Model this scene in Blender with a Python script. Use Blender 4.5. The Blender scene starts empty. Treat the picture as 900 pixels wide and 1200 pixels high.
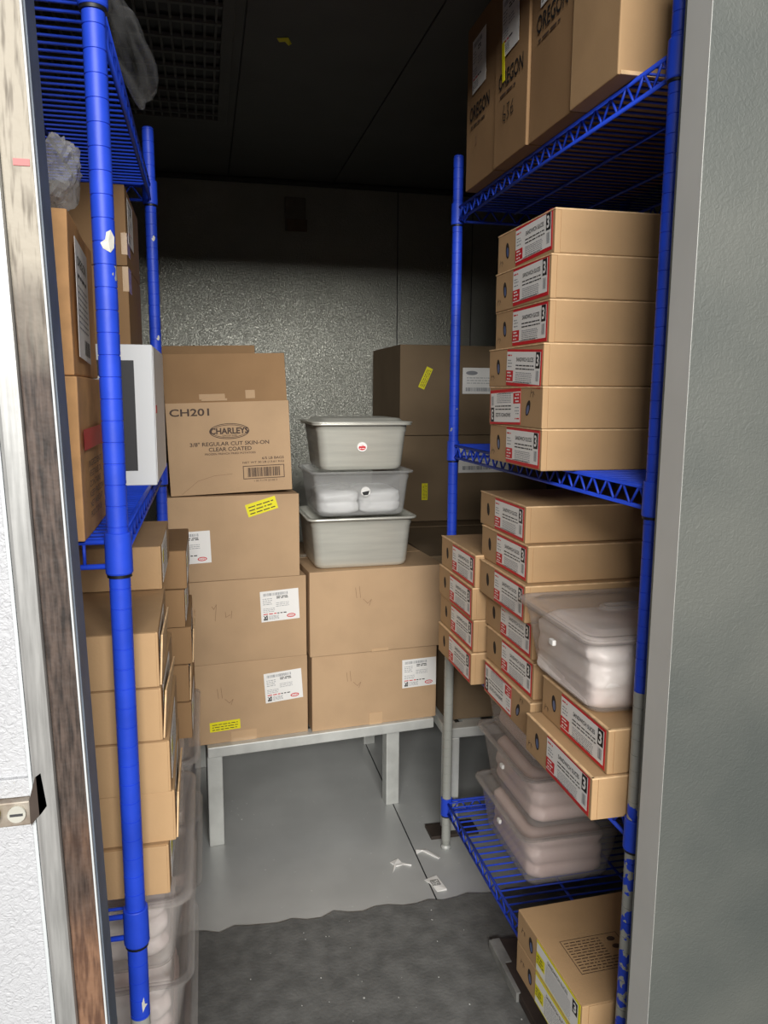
import bpy, bmesh, math, random
from mathutils import Matrix, Vector, noise
random.seed(7)
SC = bpy.context.scene
COL = SC.collection
PI = math.pi

# ------------------------------------------------------------------ camera, world, lights, exposure
cam_d = bpy.data.cameras.new('camera')
cam_d.sensor_fit = 'HORIZONTAL'; cam_d.sensor_width = 36.0
cam_d.lens = 36.0 * 914.0 / 900.0
cam_d.clip_start = 0.02
cam = bpy.data.objects.new('camera', cam_d); COL.objects.link(cam)
RGT = Vector((0.97516797, -0.22140126, 0.00537744))
DWN = Vector((-0.02853994, -0.14970942, -0.98831805))
FWD = Vector((0.21961991, 0.96362263, -0.15231061))
m = Matrix((RGT, -DWN, -FWD)).transposed().to_4x4(); m.translation = (0, 0, 1.28)
cam.matrix_world = m
SC.camera = cam

w = bpy.data.worlds.new('kitchen_ambient'); SC.world = w; w.use_nodes = True
w.node_tree.nodes['Background'].inputs[0].default_value = (0.93, 0.97, 1.0, 1)
w.node_tree.nodes['Background'].inputs[1].default_value = 0.04

def area(name, loc, target, sx, sy, power, col=(1, 1, 1)):
    l = bpy.data.lights.new(name, 'AREA'); l.shape = 'RECTANGLE'; l.size = sx; l.size_y = sy
    l.energy = power; l.color = col
    o = bpy.data.objects.new(name, l); COL.objects.link(o); o.location = loc
    o.rotation_euler = (Vector(target) - Vector(loc)).to_track_quat('-Z', 'Y').to_euler()
    return o
area('kitchen_ceiling_light', (-0.1, -3.0, 2.6), (0.15, 1.3, 0.9), 3.0, 0.5, 365, (1.0, 0.985, 0.95))
area('side_fill_light', (-0.9, -0.5, 2.6), (-0.1, 1.2, 0.9), 0.9, 0.35, 3, (1.0, 0.99, 0.96))  # added fill from the upper left, no fixture known there

SC.view_settings.view_transform = 'Standard'; SC.view_settings.look = 'None'
SC.view_settings.gamma = 1; SC.view_settings.use_curve_mapping = False
SC.view_settings.exposure = 0.0

# ------------------------------------------------------------------ materials
def lin(r, g, b):
    f = lambda c: (c/255/12.92) if c/255 <= 0.04045 else ((c/255+0.055)/1.055)**2.4
    return (f(r), f(g), f(b), 1)

def mat(name, col, rough=0.6, metal=0.0, noise_scale=None, amt=0.12, bump=0.0, bump_scale=200, col2=None, stretch=(1, 1, 1), spec=0.5, detail=4):
    """principled with a procedural colour variation and bump, in object coordinates"""
    mm = bpy.data.materials.new(name); mm.use_nodes = True
    nt = mm.node_tree; b = nt.nodes['Principled BSDF']
    b.inputs['Roughness'].default_value = rough; b.inputs['Metallic'].default_value = metal
    b.inputs['Specular IOR Level'].default_value = spec
    b.inputs['Base Color'].default_value = col
    tc = nt.nodes.new('ShaderNodeTexCoord'); mp = nt.nodes.new('ShaderNodeMapping')
    mp.inputs['Scale'].default_value = stretch
    nt.links.new(tc.outputs['Object'], mp.inputs['Vector'])
    if noise_scale:
        n = nt.nodes.new('ShaderNodeTexNoise'); n.inputs['Scale'].default_value = noise_scale; n.inputs['Detail'].default_value = detail
        nt.links.new(mp.outputs[0], n.inputs['Vector'])
        r = nt.nodes.new('ShaderNodeValToRGB')
        c2 = col2 or tuple(min(1, c*(1+amt)) for c in col[:3])+(1,)
        c1 = col if col2 else tuple(c*(1-amt) for c in col[:3])+(1,)
        r.color_ramp.elements[0].position = 0.35; r.color_ramp.elements[1].position = 0.65
        r.color_ramp.elements[0].color = c1; r.color_ramp.elements[1].color = c2
        nt.links.new(n.outputs['Fac'], r.inputs[0]); nt.links.new(r.outputs[0], b.inputs['Base Color'])
    if bump:
        n2 = nt.nodes.new('ShaderNodeTexNoise'); n2.inputs['Scale'].default_value = bump_scale; n2.inputs['Detail'].default_value = 2
        nt.links.new(tc.outputs['Object'], n2.inputs['Vector'])
        bp = nt.nodes.new('ShaderNodeBump'); bp.inputs['Strength'].default_value = bump; bp.inputs['Distance'].default_value = 0.002
        nt.links.new(n2.outputs['Fac'], bp.inputs['Height']); nt.links.new(bp.outputs[0], b.inputs['Normal'])
    return mm

KRAFT = mat('kraft_cardboard', lin(178, 145, 107), 0.75, 0, 9, 0.06, 0.12, 260, spec=0.25)
KRAFT_B = mat('brown_cardboard', lin(182, 152, 119), 0.75, 0, 7, 0.06, 0.12, 260, spec=0.25)
KRAFT_D = mat('dark_brown_cardboard', lin(146, 115, 82), 0.8, 0, 7, 0.07, 0.12, 260, spec=0.2)
KRAFT_E = mat('worn_cardboard_edge', lin(218, 184, 142), 0.8, 0, 60, 0.15, 0.2, 300, spec=0.2)
KRAFT_O = mat('orange_cardboard', lin(204, 156, 106), 0.72, 0, 30, 0.10, 0.3, 90, spec=0.3)
TAPE = mat('packing_tape', lin(196, 164, 128), 0.22, 0, 8, 0.05, spec=0.6)
BLUE = mat('blue_epoxy', lin(32, 70, 204), 0.5, 0, 14, 0.12, 0.15, 60)
PAPER = mat('white_paper', lin(236, 234, 230), 0.6)
RED = mat('red_print', lin(206, 28, 40), 0.55)
BLACK = mat('black_print', lin(24, 24, 26), 0.6)
INK = mat('brown_black_ink', lin(70, 52, 42), 0.7)
GREYINK = mat('grey_print', lin(142, 144, 148), 0.7)
PEN = mat('pen_marks', lin(134, 102, 76), 0.8)
YELLOW = mat('yellow_tape_print', lin(232, 222, 20), 0.55)
HOLE = mat('dark_hole', lin(40, 30, 24), 0.9)
BLUEBAG = mat('blue_liner', lin(86, 100, 140), 0.4)
WHITECARD = mat('white_card', lin(232, 234, 236), 0.5)
BLACKCARD = mat('charcoal_card', lin(58, 58, 60), 0.6)
STEEL = mat('stainless_steel', lin(212, 211, 200), 0.34, 0.42, 5, 0.08, 0.05, 50, stretch=(1, 1, 12))
ALU = mat('brushed_aluminium', lin(168, 168, 166), 0.42, 0.5, 22, 0.16, 0.1, 40, stretch=(10, 10, 0.7))
GALV = mat('galvanised_bar', lin(204, 205, 200), 0.5, 0.35, 16, 0.1, 0.1, 60)
MEAT = mat('pale_wrapped_slices', lin(240, 224, 219), 0.4, 0, 14, 0.1, 0.6, 45, col2=lin(250, 244, 240))
MEAT2 = mat('pink_wrapped_slices', lin(232, 208, 201), 0.45, 0, 12, 0.1, 0.6, 45, col2=lin(240, 220, 214))
WHITEBAG = mat('white_bagged_food', lin(236, 236, 236), 0.4, 0, 18, 0.05, 0.4, 40)
MATR = mat('black_anti_slip_mat', lin(98, 98, 96), 0.85, 0, 22, 0.2, 0.6, 120)
FLOORM = mat('grey_painted_steel', lin(184, 185, 183), 0.36, 0.15, 3.5, 0.1, 0.12, 14)
DARKMETAL = mat('dark_brown_metal', lin(72, 62, 56), 0.6, 0.4, 20, 0.2)
RINGM = mat('black_sleeve', lin(16, 16, 20), 0.5)
BRASS = mat('brass', lin(170, 160, 60), 0.35, 0.8)
RUST = mat('rusty_steel', lin(128, 112, 98), 0.5, 0.4, 40, 0.25, 0.2, 60, col2=lin(170, 162, 150))

def mat_clear(name, tint, alpha, rough=0.12, diff=(0.8, 0.8, 0.8, 1), edge=0.32):
    mm = bpy.data.materials.new(name); mm.use_nodes = True; nt = mm.node_tree
    nt.nodes.clear()
    out = nt.nodes.new('ShaderNodeOutputMaterial')
    tr = nt.nodes.new('ShaderNodeBsdfTransparent'); tr.inputs[0].default_value = tint
    pb = nt.nodes.new('ShaderNodeBsdfPrincipled'); pb.inputs['Base Color'].default_value = diff
    pb.inputs['Roughness'].default_value = rough
    tc = nt.nodes.new('ShaderNodeTexCoord'); n = nt.nodes.new('ShaderNodeTexNoise'); n.inputs['Scale'].default_value = 25
    nt.links.new(tc.outputs['Object'], n.inputs['Vector'])
    bp = nt.nodes.new('ShaderNodeBump'); bp.inputs['Strength'].default_value = 0.15; bp.inputs['Distance'].default_value = 0.004
    nt.links.new(n.outputs['Fac'], bp.inputs['Height']); nt.links.new(bp.outputs[0], pb.inputs['Normal'])
    fr = nt.nodes.new('ShaderNodeLayerWeight'); fr.inputs[0].default_value = 0.35
    ad = nt.nodes.new('ShaderNodeMath'); ad.operation = 'MULTIPLY_ADD'; ad.use_clamp = True
    ad.inputs[1].default_value = edge; ad.inputs[2].default_value = alpha
    nt.links.new(fr.outputs['Facing'], ad.inputs[0])
    mx = nt.nodes.new('ShaderNodeMixShader')
    nt.links.new(ad.outputs[0], mx.inputs[0]); nt.links.new(tr.outputs[0], mx.inputs[1]); nt.links.new(pb.outputs[0], mx.inputs[2])
    nt.links.new(mx.outputs[0], out.inputs[0])
    return mm
CLEAR = mat_clear('frosted_clear_plastic', (0.975, 0.965, 0.96, 1), 0.03, 0.16, lin(222, 218, 214))
CLEARLID = mat_clear('clear_lid_plastic', (0.93, 0.91, 0.90, 1), 0.20, 0.12, lin(200, 192, 186))
FILM2 = mat_clear('crinkled_film', (0.9, 0.9, 0.9, 1), 0.14, 0.08, lin(235, 235, 235), 0.5)
FILM = mat_clear('plastic_film', (0.95, 0.95, 0.95, 1), 0.0, 0.10, lin(205, 205, 205), 0.22)

def mat_wall(name, col, metal, rough, scale, strength, col2=None, blotch=1.6, kind='noise', dist=0.003, amt=0.1):
    mm = mat(name, col, rough, metal, blotch, amt, col2=col2)
    nt = mm.node_tree; b = nt.nodes['Principled BSDF']
    tc = nt.nodes.new('ShaderNodeTexCoord')
    if kind == 'voronoi':
        n = nt.nodes.new('ShaderNodeTexVoronoi'); n.feature = 'DISTANCE_TO_EDGE'; n.inputs['Scale'].default_value = scale
        n.inputs['Randomness'].default_value = 1.0; o = n.outputs['Distance']
    else:
        n = nt.nodes.new('ShaderNodeTexNoise'); n.inputs['Scale'].default_value = scale; n.inputs['Detail'].default_value = 2; n.inputs['Distortion'].default_value = 1.5; o = n.outputs['Fac']
    nt.links.new(tc.outputs['Object'], n.inputs['Vector'])
    bp = nt.nodes.new('ShaderNodeBump'); bp.inputs['Strength'].default_value = strength; bp.inputs['Distance'].default_value = dist
    nt.links.new(o, bp.inputs['Height']); nt.links.new(bp.outputs[0], b.inputs['Normal'])
    return mm
WALL_BACK = mat_wall('embossed_aluminium_panel', lin(178, 178, 168), 0.85, 0.40, 150, 1.0, blotch=2.2, dist=0.004)
WALL_IN = mat_wall('inner_panel', lin(120, 120, 114), 0.4, 0.5, 85, 0.4)
CEIL = mat_wall('grey_ceiling_panel', lin(92, 92, 90), 0.2, 0.6, 60, 0.15, blotch=3)
WALL_WHITE = mat_wall('white_stucco_embossed_panel', lin(180, 181, 184), 0.0, 0.45, 150, 0.75, blotch=4, amt=0.03)
WALL_GREY = mat_wall('grey_stucco_embossed_panel', lin(80, 84, 81), 0.15, 0.6, 130, 0.3, col2=lin(98, 100, 95), blotch=3.2)

def mat_worn():
    """dark brown worn strip, bare tan wood towards the floor, in streaks"""
    mm = mat('worn_brown_strip', lin(34, 26, 22), 0.65, 0.0, 48, 0.3, 0.6, 80, stretch=(5, 5, 0.5), col2=lin(84, 70, 62))
    nt = mm.node_tree; b = nt.nodes['Principled BSDF']
    base = b.inputs['Base Color'].links[0].from_socket
    tc = nt.nodes.new('ShaderNodeTexCoord'); sep = nt.nodes.new('ShaderNodeSeparateXYZ'); nt.links.new(tc.outputs['Object'], sep.inputs[0])
    n = nt.nodes.new('ShaderNodeTexNoise'); n.inputs['Scale'].default_value = 6; nt.links.new(tc.outputs['Object'], n.inputs['Vector'])
    ma = nt.nodes.new('ShaderNodeMath'); ma.operation = 'MULTIPLY_ADD'; ma.inputs[1].default_value = 0.35
    nt.links.new(n.outputs['Fac'], ma.inputs[0]); nt.links.new(sep.outputs['Z'], ma.inputs[2])
    n3 = nt.nodes.new('ShaderNodeTexNoise'); n3.inputs['Scale'].default_value = 45; 
    mp = nt.nodes.new('ShaderNodeMapping'); mp.inputs['Scale'].default_value = (4, 4, 0.5); nt.links.new(tc.outputs['Object'], mp.inputs[0]); nt.links.new(mp.outputs[0], n3.inputs['Vector'])
    tan = nt.nodes.new('ShaderNodeValToRGB'); tan.color_ramp.elements[0].color = lin(84, 58, 43); tan.color_ramp.elements[1].color = lin(124, 92, 70)
    tan.color_ramp.elements[0].position = 0.4; tan.color_ramp.elements[1].position = 0.62
    nt.links.new(n3.outputs['Fac'], tan.inputs[0])
    pale = nt.nodes.new('ShaderNodeValToRGB'); pale.color_ramp.elements[0].color = lin(106, 98, 86); pale.color_ramp.elements[1].color = lin(160, 152, 138)
    pale.color_ramp.elements[0].position = 0.3; pale.color_ramp.elements[1].position = 0.5
    nt.links.new(n3.outputs['Fac'], pale.inputs[0])
    def mr(a, bb):
        r = nt.nodes.new('ShaderNodeMapRange'); r.inputs[1].default_value = a; r.inputs[2].default_value = bb
        nt.links.new(ma.outputs[0], r.inputs[0]); return r.outputs[0]
    def mix(f, a, c):
        x = nt.nodes.new('ShaderNodeMix'); x.data_type = 'RGBA'; nt.links.new(f, x.inputs[0]); nt.links.new(a, x.inputs[6]); nt.links.new(c, x.inputs[7]); return x.outputs[2]
    c = mix(mr(0.98, 0.86), base, tan.outputs[0])
    c = mix(mr(1.46, 1.60), c, pale.outputs[0])
    nt.links.new(c, b.inputs['Base Color'])
    return mm
WORN = mat_worn()
SLATE = mat('slate_gasket', lin(104, 114, 126), 0.55, 0, 20, 0.12)
GASKET = mat('pale_gasket_bead', lin(190, 194, 196), 0.5)

def mat_post(name, lo, hi, soft=0.02, nz=0.0, dirty=0.0):
    """blue epoxy that has peeled to bare metal between heights lo and hi (object z = world z)"""
    mm = mat(name, lin(32, 70, 204), 0.5, 0, 14, 0.12, 0.15, 60)
    nt = mm.node_tree; b = nt.nodes['Principled BSDF']; base = b.inputs['Base Color'].links[0].from_socket
    tc = nt.nodes.new('ShaderNodeTexCoord'); sep = nt.nodes.new('ShaderNodeSeparateXYZ'); nt.links.new(tc.outputs['Object'], sep.inputs[0])
    n = nt.nodes.new('ShaderNodeTexNoise'); n.inputs['Scale'].default_value = 26; n.inputs['Detail'].default_value = 3
    nt.links.new(tc.outputs['Object'], n.inputs['Vector'])
    cr = nt.nodes.new('ShaderNodeValToRGB'); els = cr.color_ramp.elements; cr.color_ramp.interpolation = 'CONSTANT'
    els[0].position = 0; els[0].color = (dirty, dirty, dirty, 1)
    els[1].position = max(0.001, lo/2); els[1].color = (1, 1, 1, 1)
    e = els.new(hi/2); e.color = (0, 0, 0, 1)
    md = nt.nodes.new('ShaderNodeMath'); md.operation = 'MULTIPLY'; md.inputs[1].default_value = 0.5; nt.links.new(sep.outputs['Z'], md.inputs[0])
    nt.links.new(md.outputs[0], cr.inputs[0])
    ad = nt.nodes.new('ShaderNodeMath'); ad.operation = 'ADD'; nt.links.new(cr.outputs[0], ad.inputs[0]); nt.links.new(n.outputs['Fac'], ad.inputs[1])
    gt = nt.nodes.new('ShaderNodeMath'); gt.operation = 'GREATER_THAN'; gt.inputs[1].default_value = 0.74; nt.links.new(ad.outputs[0], gt.inputs[0])
    x = nt.nodes.new('ShaderNodeMix'); x.data_type = 'RGBA'; nt.links.new(gt.outputs[0], x.inputs[0]); nt.links.new(base, x.inputs[6]); x.inputs[7].default_value = lin(160, 161, 154)
    nt.links.new(x.outputs[2], b.inputs['Base Color'])
    return mm
POST_RF = mat_post('peeling_blue_epoxy', 0.65, 0.83, dirty=0.25)
POST_RB = mat_post('half_bare_blue_epoxy', 0.0, 0.70)
POST_LF = mat_post('chipped_blue_epoxy', 0.415, 0.45, dirty=0.02)

# ------------------------------------------------------------------ mesh helpers
def fin(name, bm, m, parent=None, smooth=False):
    me = bpy.data.meshes.new(name); bm.normal_update(); bm.to_mesh(me); bm.free()
    for x in (m if isinstance(m, (list, tuple)) else [m]): me.materials.append(x)
    if smooth:
        for p in me.polygons: p.use_smooth = True
    o = bpy.data.objects.new(name, me); COL.objects.link(o)
    if parent is not None: o.parent = parent
    return o
def thing(name, label, cat, loc=(0, 0, 0), rz=0, group=None, rot=None):
    o = bpy.data.objects.new(name, None); COL.objects.link(o); o.empty_display_size = 0.05
    o.location = loc; o.rotation_euler = rot or (0, 0, rz)
    o['label'] = label; o['category'] = cat
    if group: o['group'] = group
    return o
def tag(o, label, cat, group=None):
    o['label'] = label; o['category'] = cat
    if group: o['group'] = group
    return o
def struct(name, bm, m, smooth=False):
    o = fin(name, bm, m, None, smooth); o['kind'] = 'structure'; return o
def abox(bm, x0, y0, z0, x1, y1, z1, mi=0, bev=0, seg=2, M=None):
    c = bmesh.ops.create_cube(bm, size=1)
    vs = c['verts']
    for v in vs: v.co = Vector((x0+(v.co.x+.5)*(x1-x0), y0+(v.co.y+.5)*(y1-y0), z0+(v.co.z+.5)*(z1-z0)))
    fs = set(f for v in vs for f in v.link_faces)
    for f in fs: f.material_index = mi
    if bev:
        r = bmesh.ops.bevel(bm, geom=list(set(e for v in vs for e in v.link_edges)), offset=bev, segments=seg, affect='EDGES', profile=0.6)
        fs = set(r['faces']) | set(f for f in fs if f.is_valid)
        vs = list(set(v for f in fs for v in f.verts))
    for f in fs: f.material_index = mi
    if M is not None:
        for v in set(vs): v.co = M @ v.co
    return vs
def tube(bm, p, q, r, n=8, mi=0, cap=True):
    p = Vector(p); q = Vector(q); d = (q-p)
    a = d.orthogonal().normalized(); b = d.normalized().cross(a)
    R0 = [bm.verts.new(p + r*(math.cos(2*PI*i/n)*a + math.sin(2*PI*i/n)*b)) for i in range(n)]
    R1 = [bm.verts.new(q + r*(math.cos(2*PI*i/n)*a + math.sin(2*PI*i/n)*b)) for i in range(n)]
    for i in range(n):
        f = bm.faces.new((R0[i], R0[(i+1) % n], R1[(i+1) % n], R1[i])); f.material_index = mi; f.smooth = True
    if cap:
        bm.faces.new(R0[::-1]).material_index = mi; bm.faces.new(R1).material_index = mi
def lathe(bm, prof, n=24, c=(0, 0), mi=0, capb=True, capt=True):
    for (r0, z0), (r1, z1) in zip(prof, prof[1:]):      # each band has its own rings so its ends stay crisp
        A = [bm.verts.new((c[0]+r0*math.cos(2*PI*i/n), c[1]+r0*math.sin(2*PI*i/n), z0)) for i in range(n)]
        B = [bm.verts.new((c[0]+r1*math.cos(2*PI*i/n), c[1]+r1*math.sin(2*PI*i/n), z1)) for i in range(n)]
        for i in range(n):
            f = bm.faces.new((A[i], A[(i+1) % n], B[(i+1) % n], B[i])); f.smooth = True; f.material_index = mi
        if (r0, z0) == prof[0] and capb: bm.faces.new(A[::-1]).material_index = mi
        if (r1, z1) == prof[-1] and capt: bm.faces.new(B).material_index = mi
    return
def rrect(w, d, r, n=5):
    pts = []
    for cx, cy, a0 in ((w/2-r, d/2-r, 0), (-w/2+r, d/2-r, 90), (-w/2+r, -d/2+r, 180), (w/2-r, -d/2+r, 270)):
        for i in range(n+1):
            a = math.radians(a0 + 90*i/n); pts.append((cx+r*math.cos(a), cy+r*math.sin(a)))
    return pts
def loft(bm, loops, mi=0, capa=False, capb=False, smooth=True):
    R = [[bm.verts.new(v) for v in L] for L in loops]
    n = len(R[0])
    for a, b in zip(R, R[1:]):
        for i in range(n):
            f = bm.faces.new((a[i], a[(i+1) % n], b[(i+1) % n], b[i])); f.material_index = mi; f.smooth = smooth
    if capa: bm.faces.new(R[0][::-1]).material_index = mi
    if capb: bm.faces.new(R[-1]).material_index = mi

# ---- printing: text outlines turned into thin mesh sheets
_tc = {}
def text_geo(s, bold=0.0, spacing=1.0):
    k = (s, bold, spacing)
    if k in _tc: return _tc[k]
    cu = bpy.data.curves.new('t', 'FONT'); cu.body = s; cu.size = 1; cu.offset = bold; cu.space_character = spacing
    cu.resolution_u = 3; cu.fill_mode = 'FRONT'
    o = bpy.data.objects.new('t', cu); COL.objects.link(o)
    dg = bpy.context.evaluated_depsgraph_get()
    me = bpy.data.meshes.new_from_object(o.evaluated_get(dg))
    vs = [(v.co.x, v.co.y) for v in me.vertices]; fs = [tuple(p.vertices) for p in me.polygons]
    bpy.data.objects.remove(o); bpy.data.curves.remove(cu); bpy.data.meshes.remove(me)
    x0 = min(v[0] for v in vs); x1 = max(v[0] for v in vs); y0 = min(v[1] for v in vs); y1 = max(v[1] for v in vs)
    _tc[k] = (vs, fs, x0, x1, y0, y1)
    return _tc[k]
class Sheet:
    E = 0.00035
    def __init__(s): s.bm = bmesh.new(); s.mats = []
    def mi(s, m):
        if m not in s.mats: s.mats.append(m)
        return s.mats.index(m)
    def poly(s, pts, m, k=1):
        vs = [s.bm.verts.new((x, y, k*s.E)) for x, y in pts]
        s.bm.faces.new(vs).material_index = s.mi(m)
    def rect(s, x0, y0, x1, y1, m, k=1): s.poly([(x0, y0), (x1, y0), (x1, y1), (x0, y1)], m, k)
    def card(s, x0, y0, x1, y1, m, k=1):          # a sheet with paper thickness
        abox(s.bm, x0, y0, 0, x1, y1, k*s.E, s.mi(m))
    def ell(s, cx, cy, rx, ry, m, k=1, n=28): s.poly([(cx+rx*math.cos(2*PI*i/n), cy+ry*math.sin(2*PI*i/n)) for i in range(n)], m, k)
    def frame(s, x0, y0, x1, y1, t, m, k=1):
        s.rect(x0, y0, x1, y0+t, m, k); s.rect(x0, y1-t, x1, y1, m, k); s.rect(x0, y0+t, x0+t, y1-t, m, k); s.rect(x1-t, y0+t, x1, y1-t, m, k)
    def text(s, t, x, y, w, h, m, k=2, bold=0.0, center=False):
        """lettering fitted to the box w x h with its lower left (or middle) at x, y"""
        vs, fs, x0, x1, y0, y1 = text_geo(t, bold)
        sx = w/(x1-x0); sy = h/(y1-y0)
        if center: x -= w/2
        V = [s.bm.verts.new((x+(a-x0)*sx, y+(b-y0)*sy, k*s.E)) for a, b in vs]
        i = s.mi(m)
        for f in fs:
            try: s.bm.faces.new([V[j] for j in f]).material_index = i
            except ValueError: pass
    def words(s, x0, x1, y, h, m, k=2, rnd=None, fill=0.85):
        """a line of print too small to read: word-length dashes"""
        rnd = rnd or random; x = x0
        while x < x1 - h:
            l = min(rnd.uniform(1.2, 4.5)*h, x1-x); s.rect(x, y, x+l, y+h*0.6, m, k); x += l + h*0.7
    def bars(s, x0, y0, x1, y1, m, k=2, n=28, rnd=None):
        rnd = rnd or random; step = (x1-x0)/n
        for i in range(n):
            wd = step*rnd.choice((0.3, 0.5, 0.8)); s.rect(x0+i*step, y0, x0+i*step+wd, y1, m, k)
    def stroke(s, pts, t, m, k=2):
        for (ax, ay), (bx, by) in zip(pts, pts[1:]):
            d = Vector((bx-ax, by-ay)); n = Vector((-d.y, d.x)).normalized()*t/2; e = d.normalized()*t*0.3
            s.poly([(ax-e.x-n.x, ay-e.y-n.y), (bx+e.x-n.x, by+e.y-n.y), (bx+e.x+n.x, by+e.y+n.y), (ax-e.x+n.x, ay-e.y+n.y)], m, k)
    def mesh(s, name):
        me = bpy.data.meshes.new(name); s.bm.to_mesh(me); s.bm.free()
        for x in s.mats: me.materials.append(x)
        return me
def on_face(face, loc, roll=0.0):
    R = {'-X': Matrix(((0, 0, -1), (-1, 0, 0), (0, 1, 0))), '+X': Matrix(((0, 0, 1), (1, 0, 0), (0, 1, 0))),
         '-Y': Matrix(((1, 0, 0), (0, 0, -1), (0, 1, 0))), '+Z': Matrix.Identity(3)}[face]
    return Matrix.Translation(loc) @ R.to_4x4() @ Matrix.Rotation(roll, 4, 'Z')
def put(name, me, parent, face, loc, roll=0.0, label=None):
    o = bpy.data.objects.new(name, me); COL.objects.link(o); o.parent = parent
    o.matrix_local = on_face(face, loc, roll)
    if label: o['label'] = label
    return o

# ------------------------------------------------------------------ the setting
CZ, WY, XL, XR = 2.165, 3.5, -0.66, 1.42
def slab(name, x0, y0, z0, x1, y1, z1, m, bev=0):
    bm = bmesh.new(); abox(bm, x0, y0, z0, x1, y1, z1, 0, bev); return struct(name, bm, m)
bm = bmesh.new(); abox(bm, -3.5, 0.5, -0.08, 3.5, WY+0.1, 0, 0); abox(bm, -3.5, -3.8, -0.08, 3.5, 0.5, 0, 1)
struct('floor', bm, [FLOORM, mat('dark_kitchen_tile', lin(84, 66, 58), 0.5, 0, 8, 0.15)])
# back wall made of three panels with narrow seams between them
bm = bmesh.new()
abox(bm, XL, WY, 0, 0.852, WY+0.1, CZ, 0, 0.002); abox(bm, 0.856, WY, 0, 1.20, WY+0.1, CZ, 0, 0.002); abox(bm, 1.204, WY, 0, XR, WY+0.1, CZ, 0, 0.002)
abox(bm, 0.85, WY+0.004, 0, 0.858, WY+0.1, CZ, 1)
abox(bm, 1.198, WY+0.004, 0, 1.206, WY+0.1, CZ, 1)
struct('wall_back', bm, [WALL_BACK, RINGM])
slab('wall_left', XL-0.1, 0.86, 0, XL, WY+0.1, CZ, WALL_IN)
slab('wall_right', XR, 0.95, 0, XR+0.1, WY+0.1, CZ, WALL_IN)
# ceiling panels with two seams
bm = bmesh.new()
for a, b in ((XL, 0.118), (0.122, 0.562), (0.566, XR)): abox(bm, a, 0.8, CZ, b, WY, CZ+0.1, 0, 0.0015)
abox(bm, XL-0.1, 0.8, CZ+0.006, XR+0.1, WY+0.1, CZ+0.12, 1)
struct('ceiling', bm, [CEIL, RINGM])
# cove trim between back wall and ceiling
bm = bmesh.new(); abox(bm, XL, WY-0.03, CZ-0.02, XR, WY, CZ, 0, 0.008, 3); struct('trim_1', bm, mat('dark_cove_trim', lin(52, 52, 50), 0.7, 0, 10, 0.1))
bm = bmesh.new(); abox(bm, XL, WY-0.02, 0, XR, WY, 0.06, 0, 0.008, 3); struct('baseboard_back', bm, GALV)

# front (doorway) wall: left exterior panel, right exterior panel, header
tl = math.atan(0.0245)
TM = Matrix.Translation((0, 0, 1.345)) @ Matrix.Rotation(-tl, 4, 'Y') @ Matrix.Translation((0, 0, -1.345))
def lean(name, parts, m, kind=True):
    bm = bmesh.new()
    for p in parts: abox(bm, *p[:6], mi=p[6] if len(p) > 6 else 0, bev=p[7] if len(p) > 7 else 0, M=TM)
    return struct(name, bm, m)
lean('wall_front_left', [(-3.4, 0.806, -0.05, -0.1975, 0.86, 2.6)], WALL_WHITE)
lean('door_1', [(-0.196, 0.797, -0.05, -0.1925, 0.85, 2.6, 1, 0.0008),       # thin bright bead
                (-0.1915, 0.792, -0.05, -0.170, 0.86, 2.6, 0, 0.004),       # aluminium frame strip
                (-0.170, 0.800, -0.05, -0.1425, 0.86, 2.6, 2, 0.002),       # worn strip
                (-0.1425, 0.7975, -0.05, -0.1405, 0.86, 2.6, 1, 0.0005),    # pale bead
                (-0.1408, 0.805, -0.05, -0.139, 0.853, 2.6, 3, 0.0005)], [ALU, GASKET, WORN, SLATE])
slab('wall_front_right', 0.5987, 0.892, -0.02, 3.4, 0.95, 2.6, WALL_GREY, 0.001)
bm = bmesh.new()
abox(bm, 0.5985, 0.8924, -0.01, 0.6, 0.945, 2.55, 0, 0.0005)
struct('door_2', bm, mat('pale_grey_jamb', lin(205, 205, 200), 0.5, 0.1, 5, 0.05))
slab('wall_front_header', -3.4, 0.80, 2.05, 3.4, 0.95, 2.9, WALL_GREY)

# rubber mat over the near floor, ragged far edge
bm = bmesh.new(); N = 60; top = []; 
for i in range(N+1):
    x = -0.66 + 2.08*i/N; y = 1.735 + 0.008*math.sin(i*1.9)+0.006*random.uniform(-1, 1)
    top.append((x, y))
lo = [bm.verts.new((x, y, 0.0)) for x, y in top]; hi = [bm.verts.new((x, y-0.002, 0.007)) for x, y in top]
n0 = [bm.verts.new((x, -0.4, 0.007)) for x, y in top]
for i in range(N):
    bm.faces.new((lo[i+1], lo[i], hi[i], hi[i+1])); bm.faces.new((hi[i+1], hi[i], n0[i], n0[i+1]))
o = fin('floor_mat', bm, MATR); tag(o, 'dark grey rough anti-slip mat covering the near floor', 'mat')
# floor plate seam (a proud lap joint)
bm = bmesh.new(); abox(bm, 0.538, 1.70, 0, 0.541, 3.4, 0.0012, 0); struct('trim_2', bm, RINGM)

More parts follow.
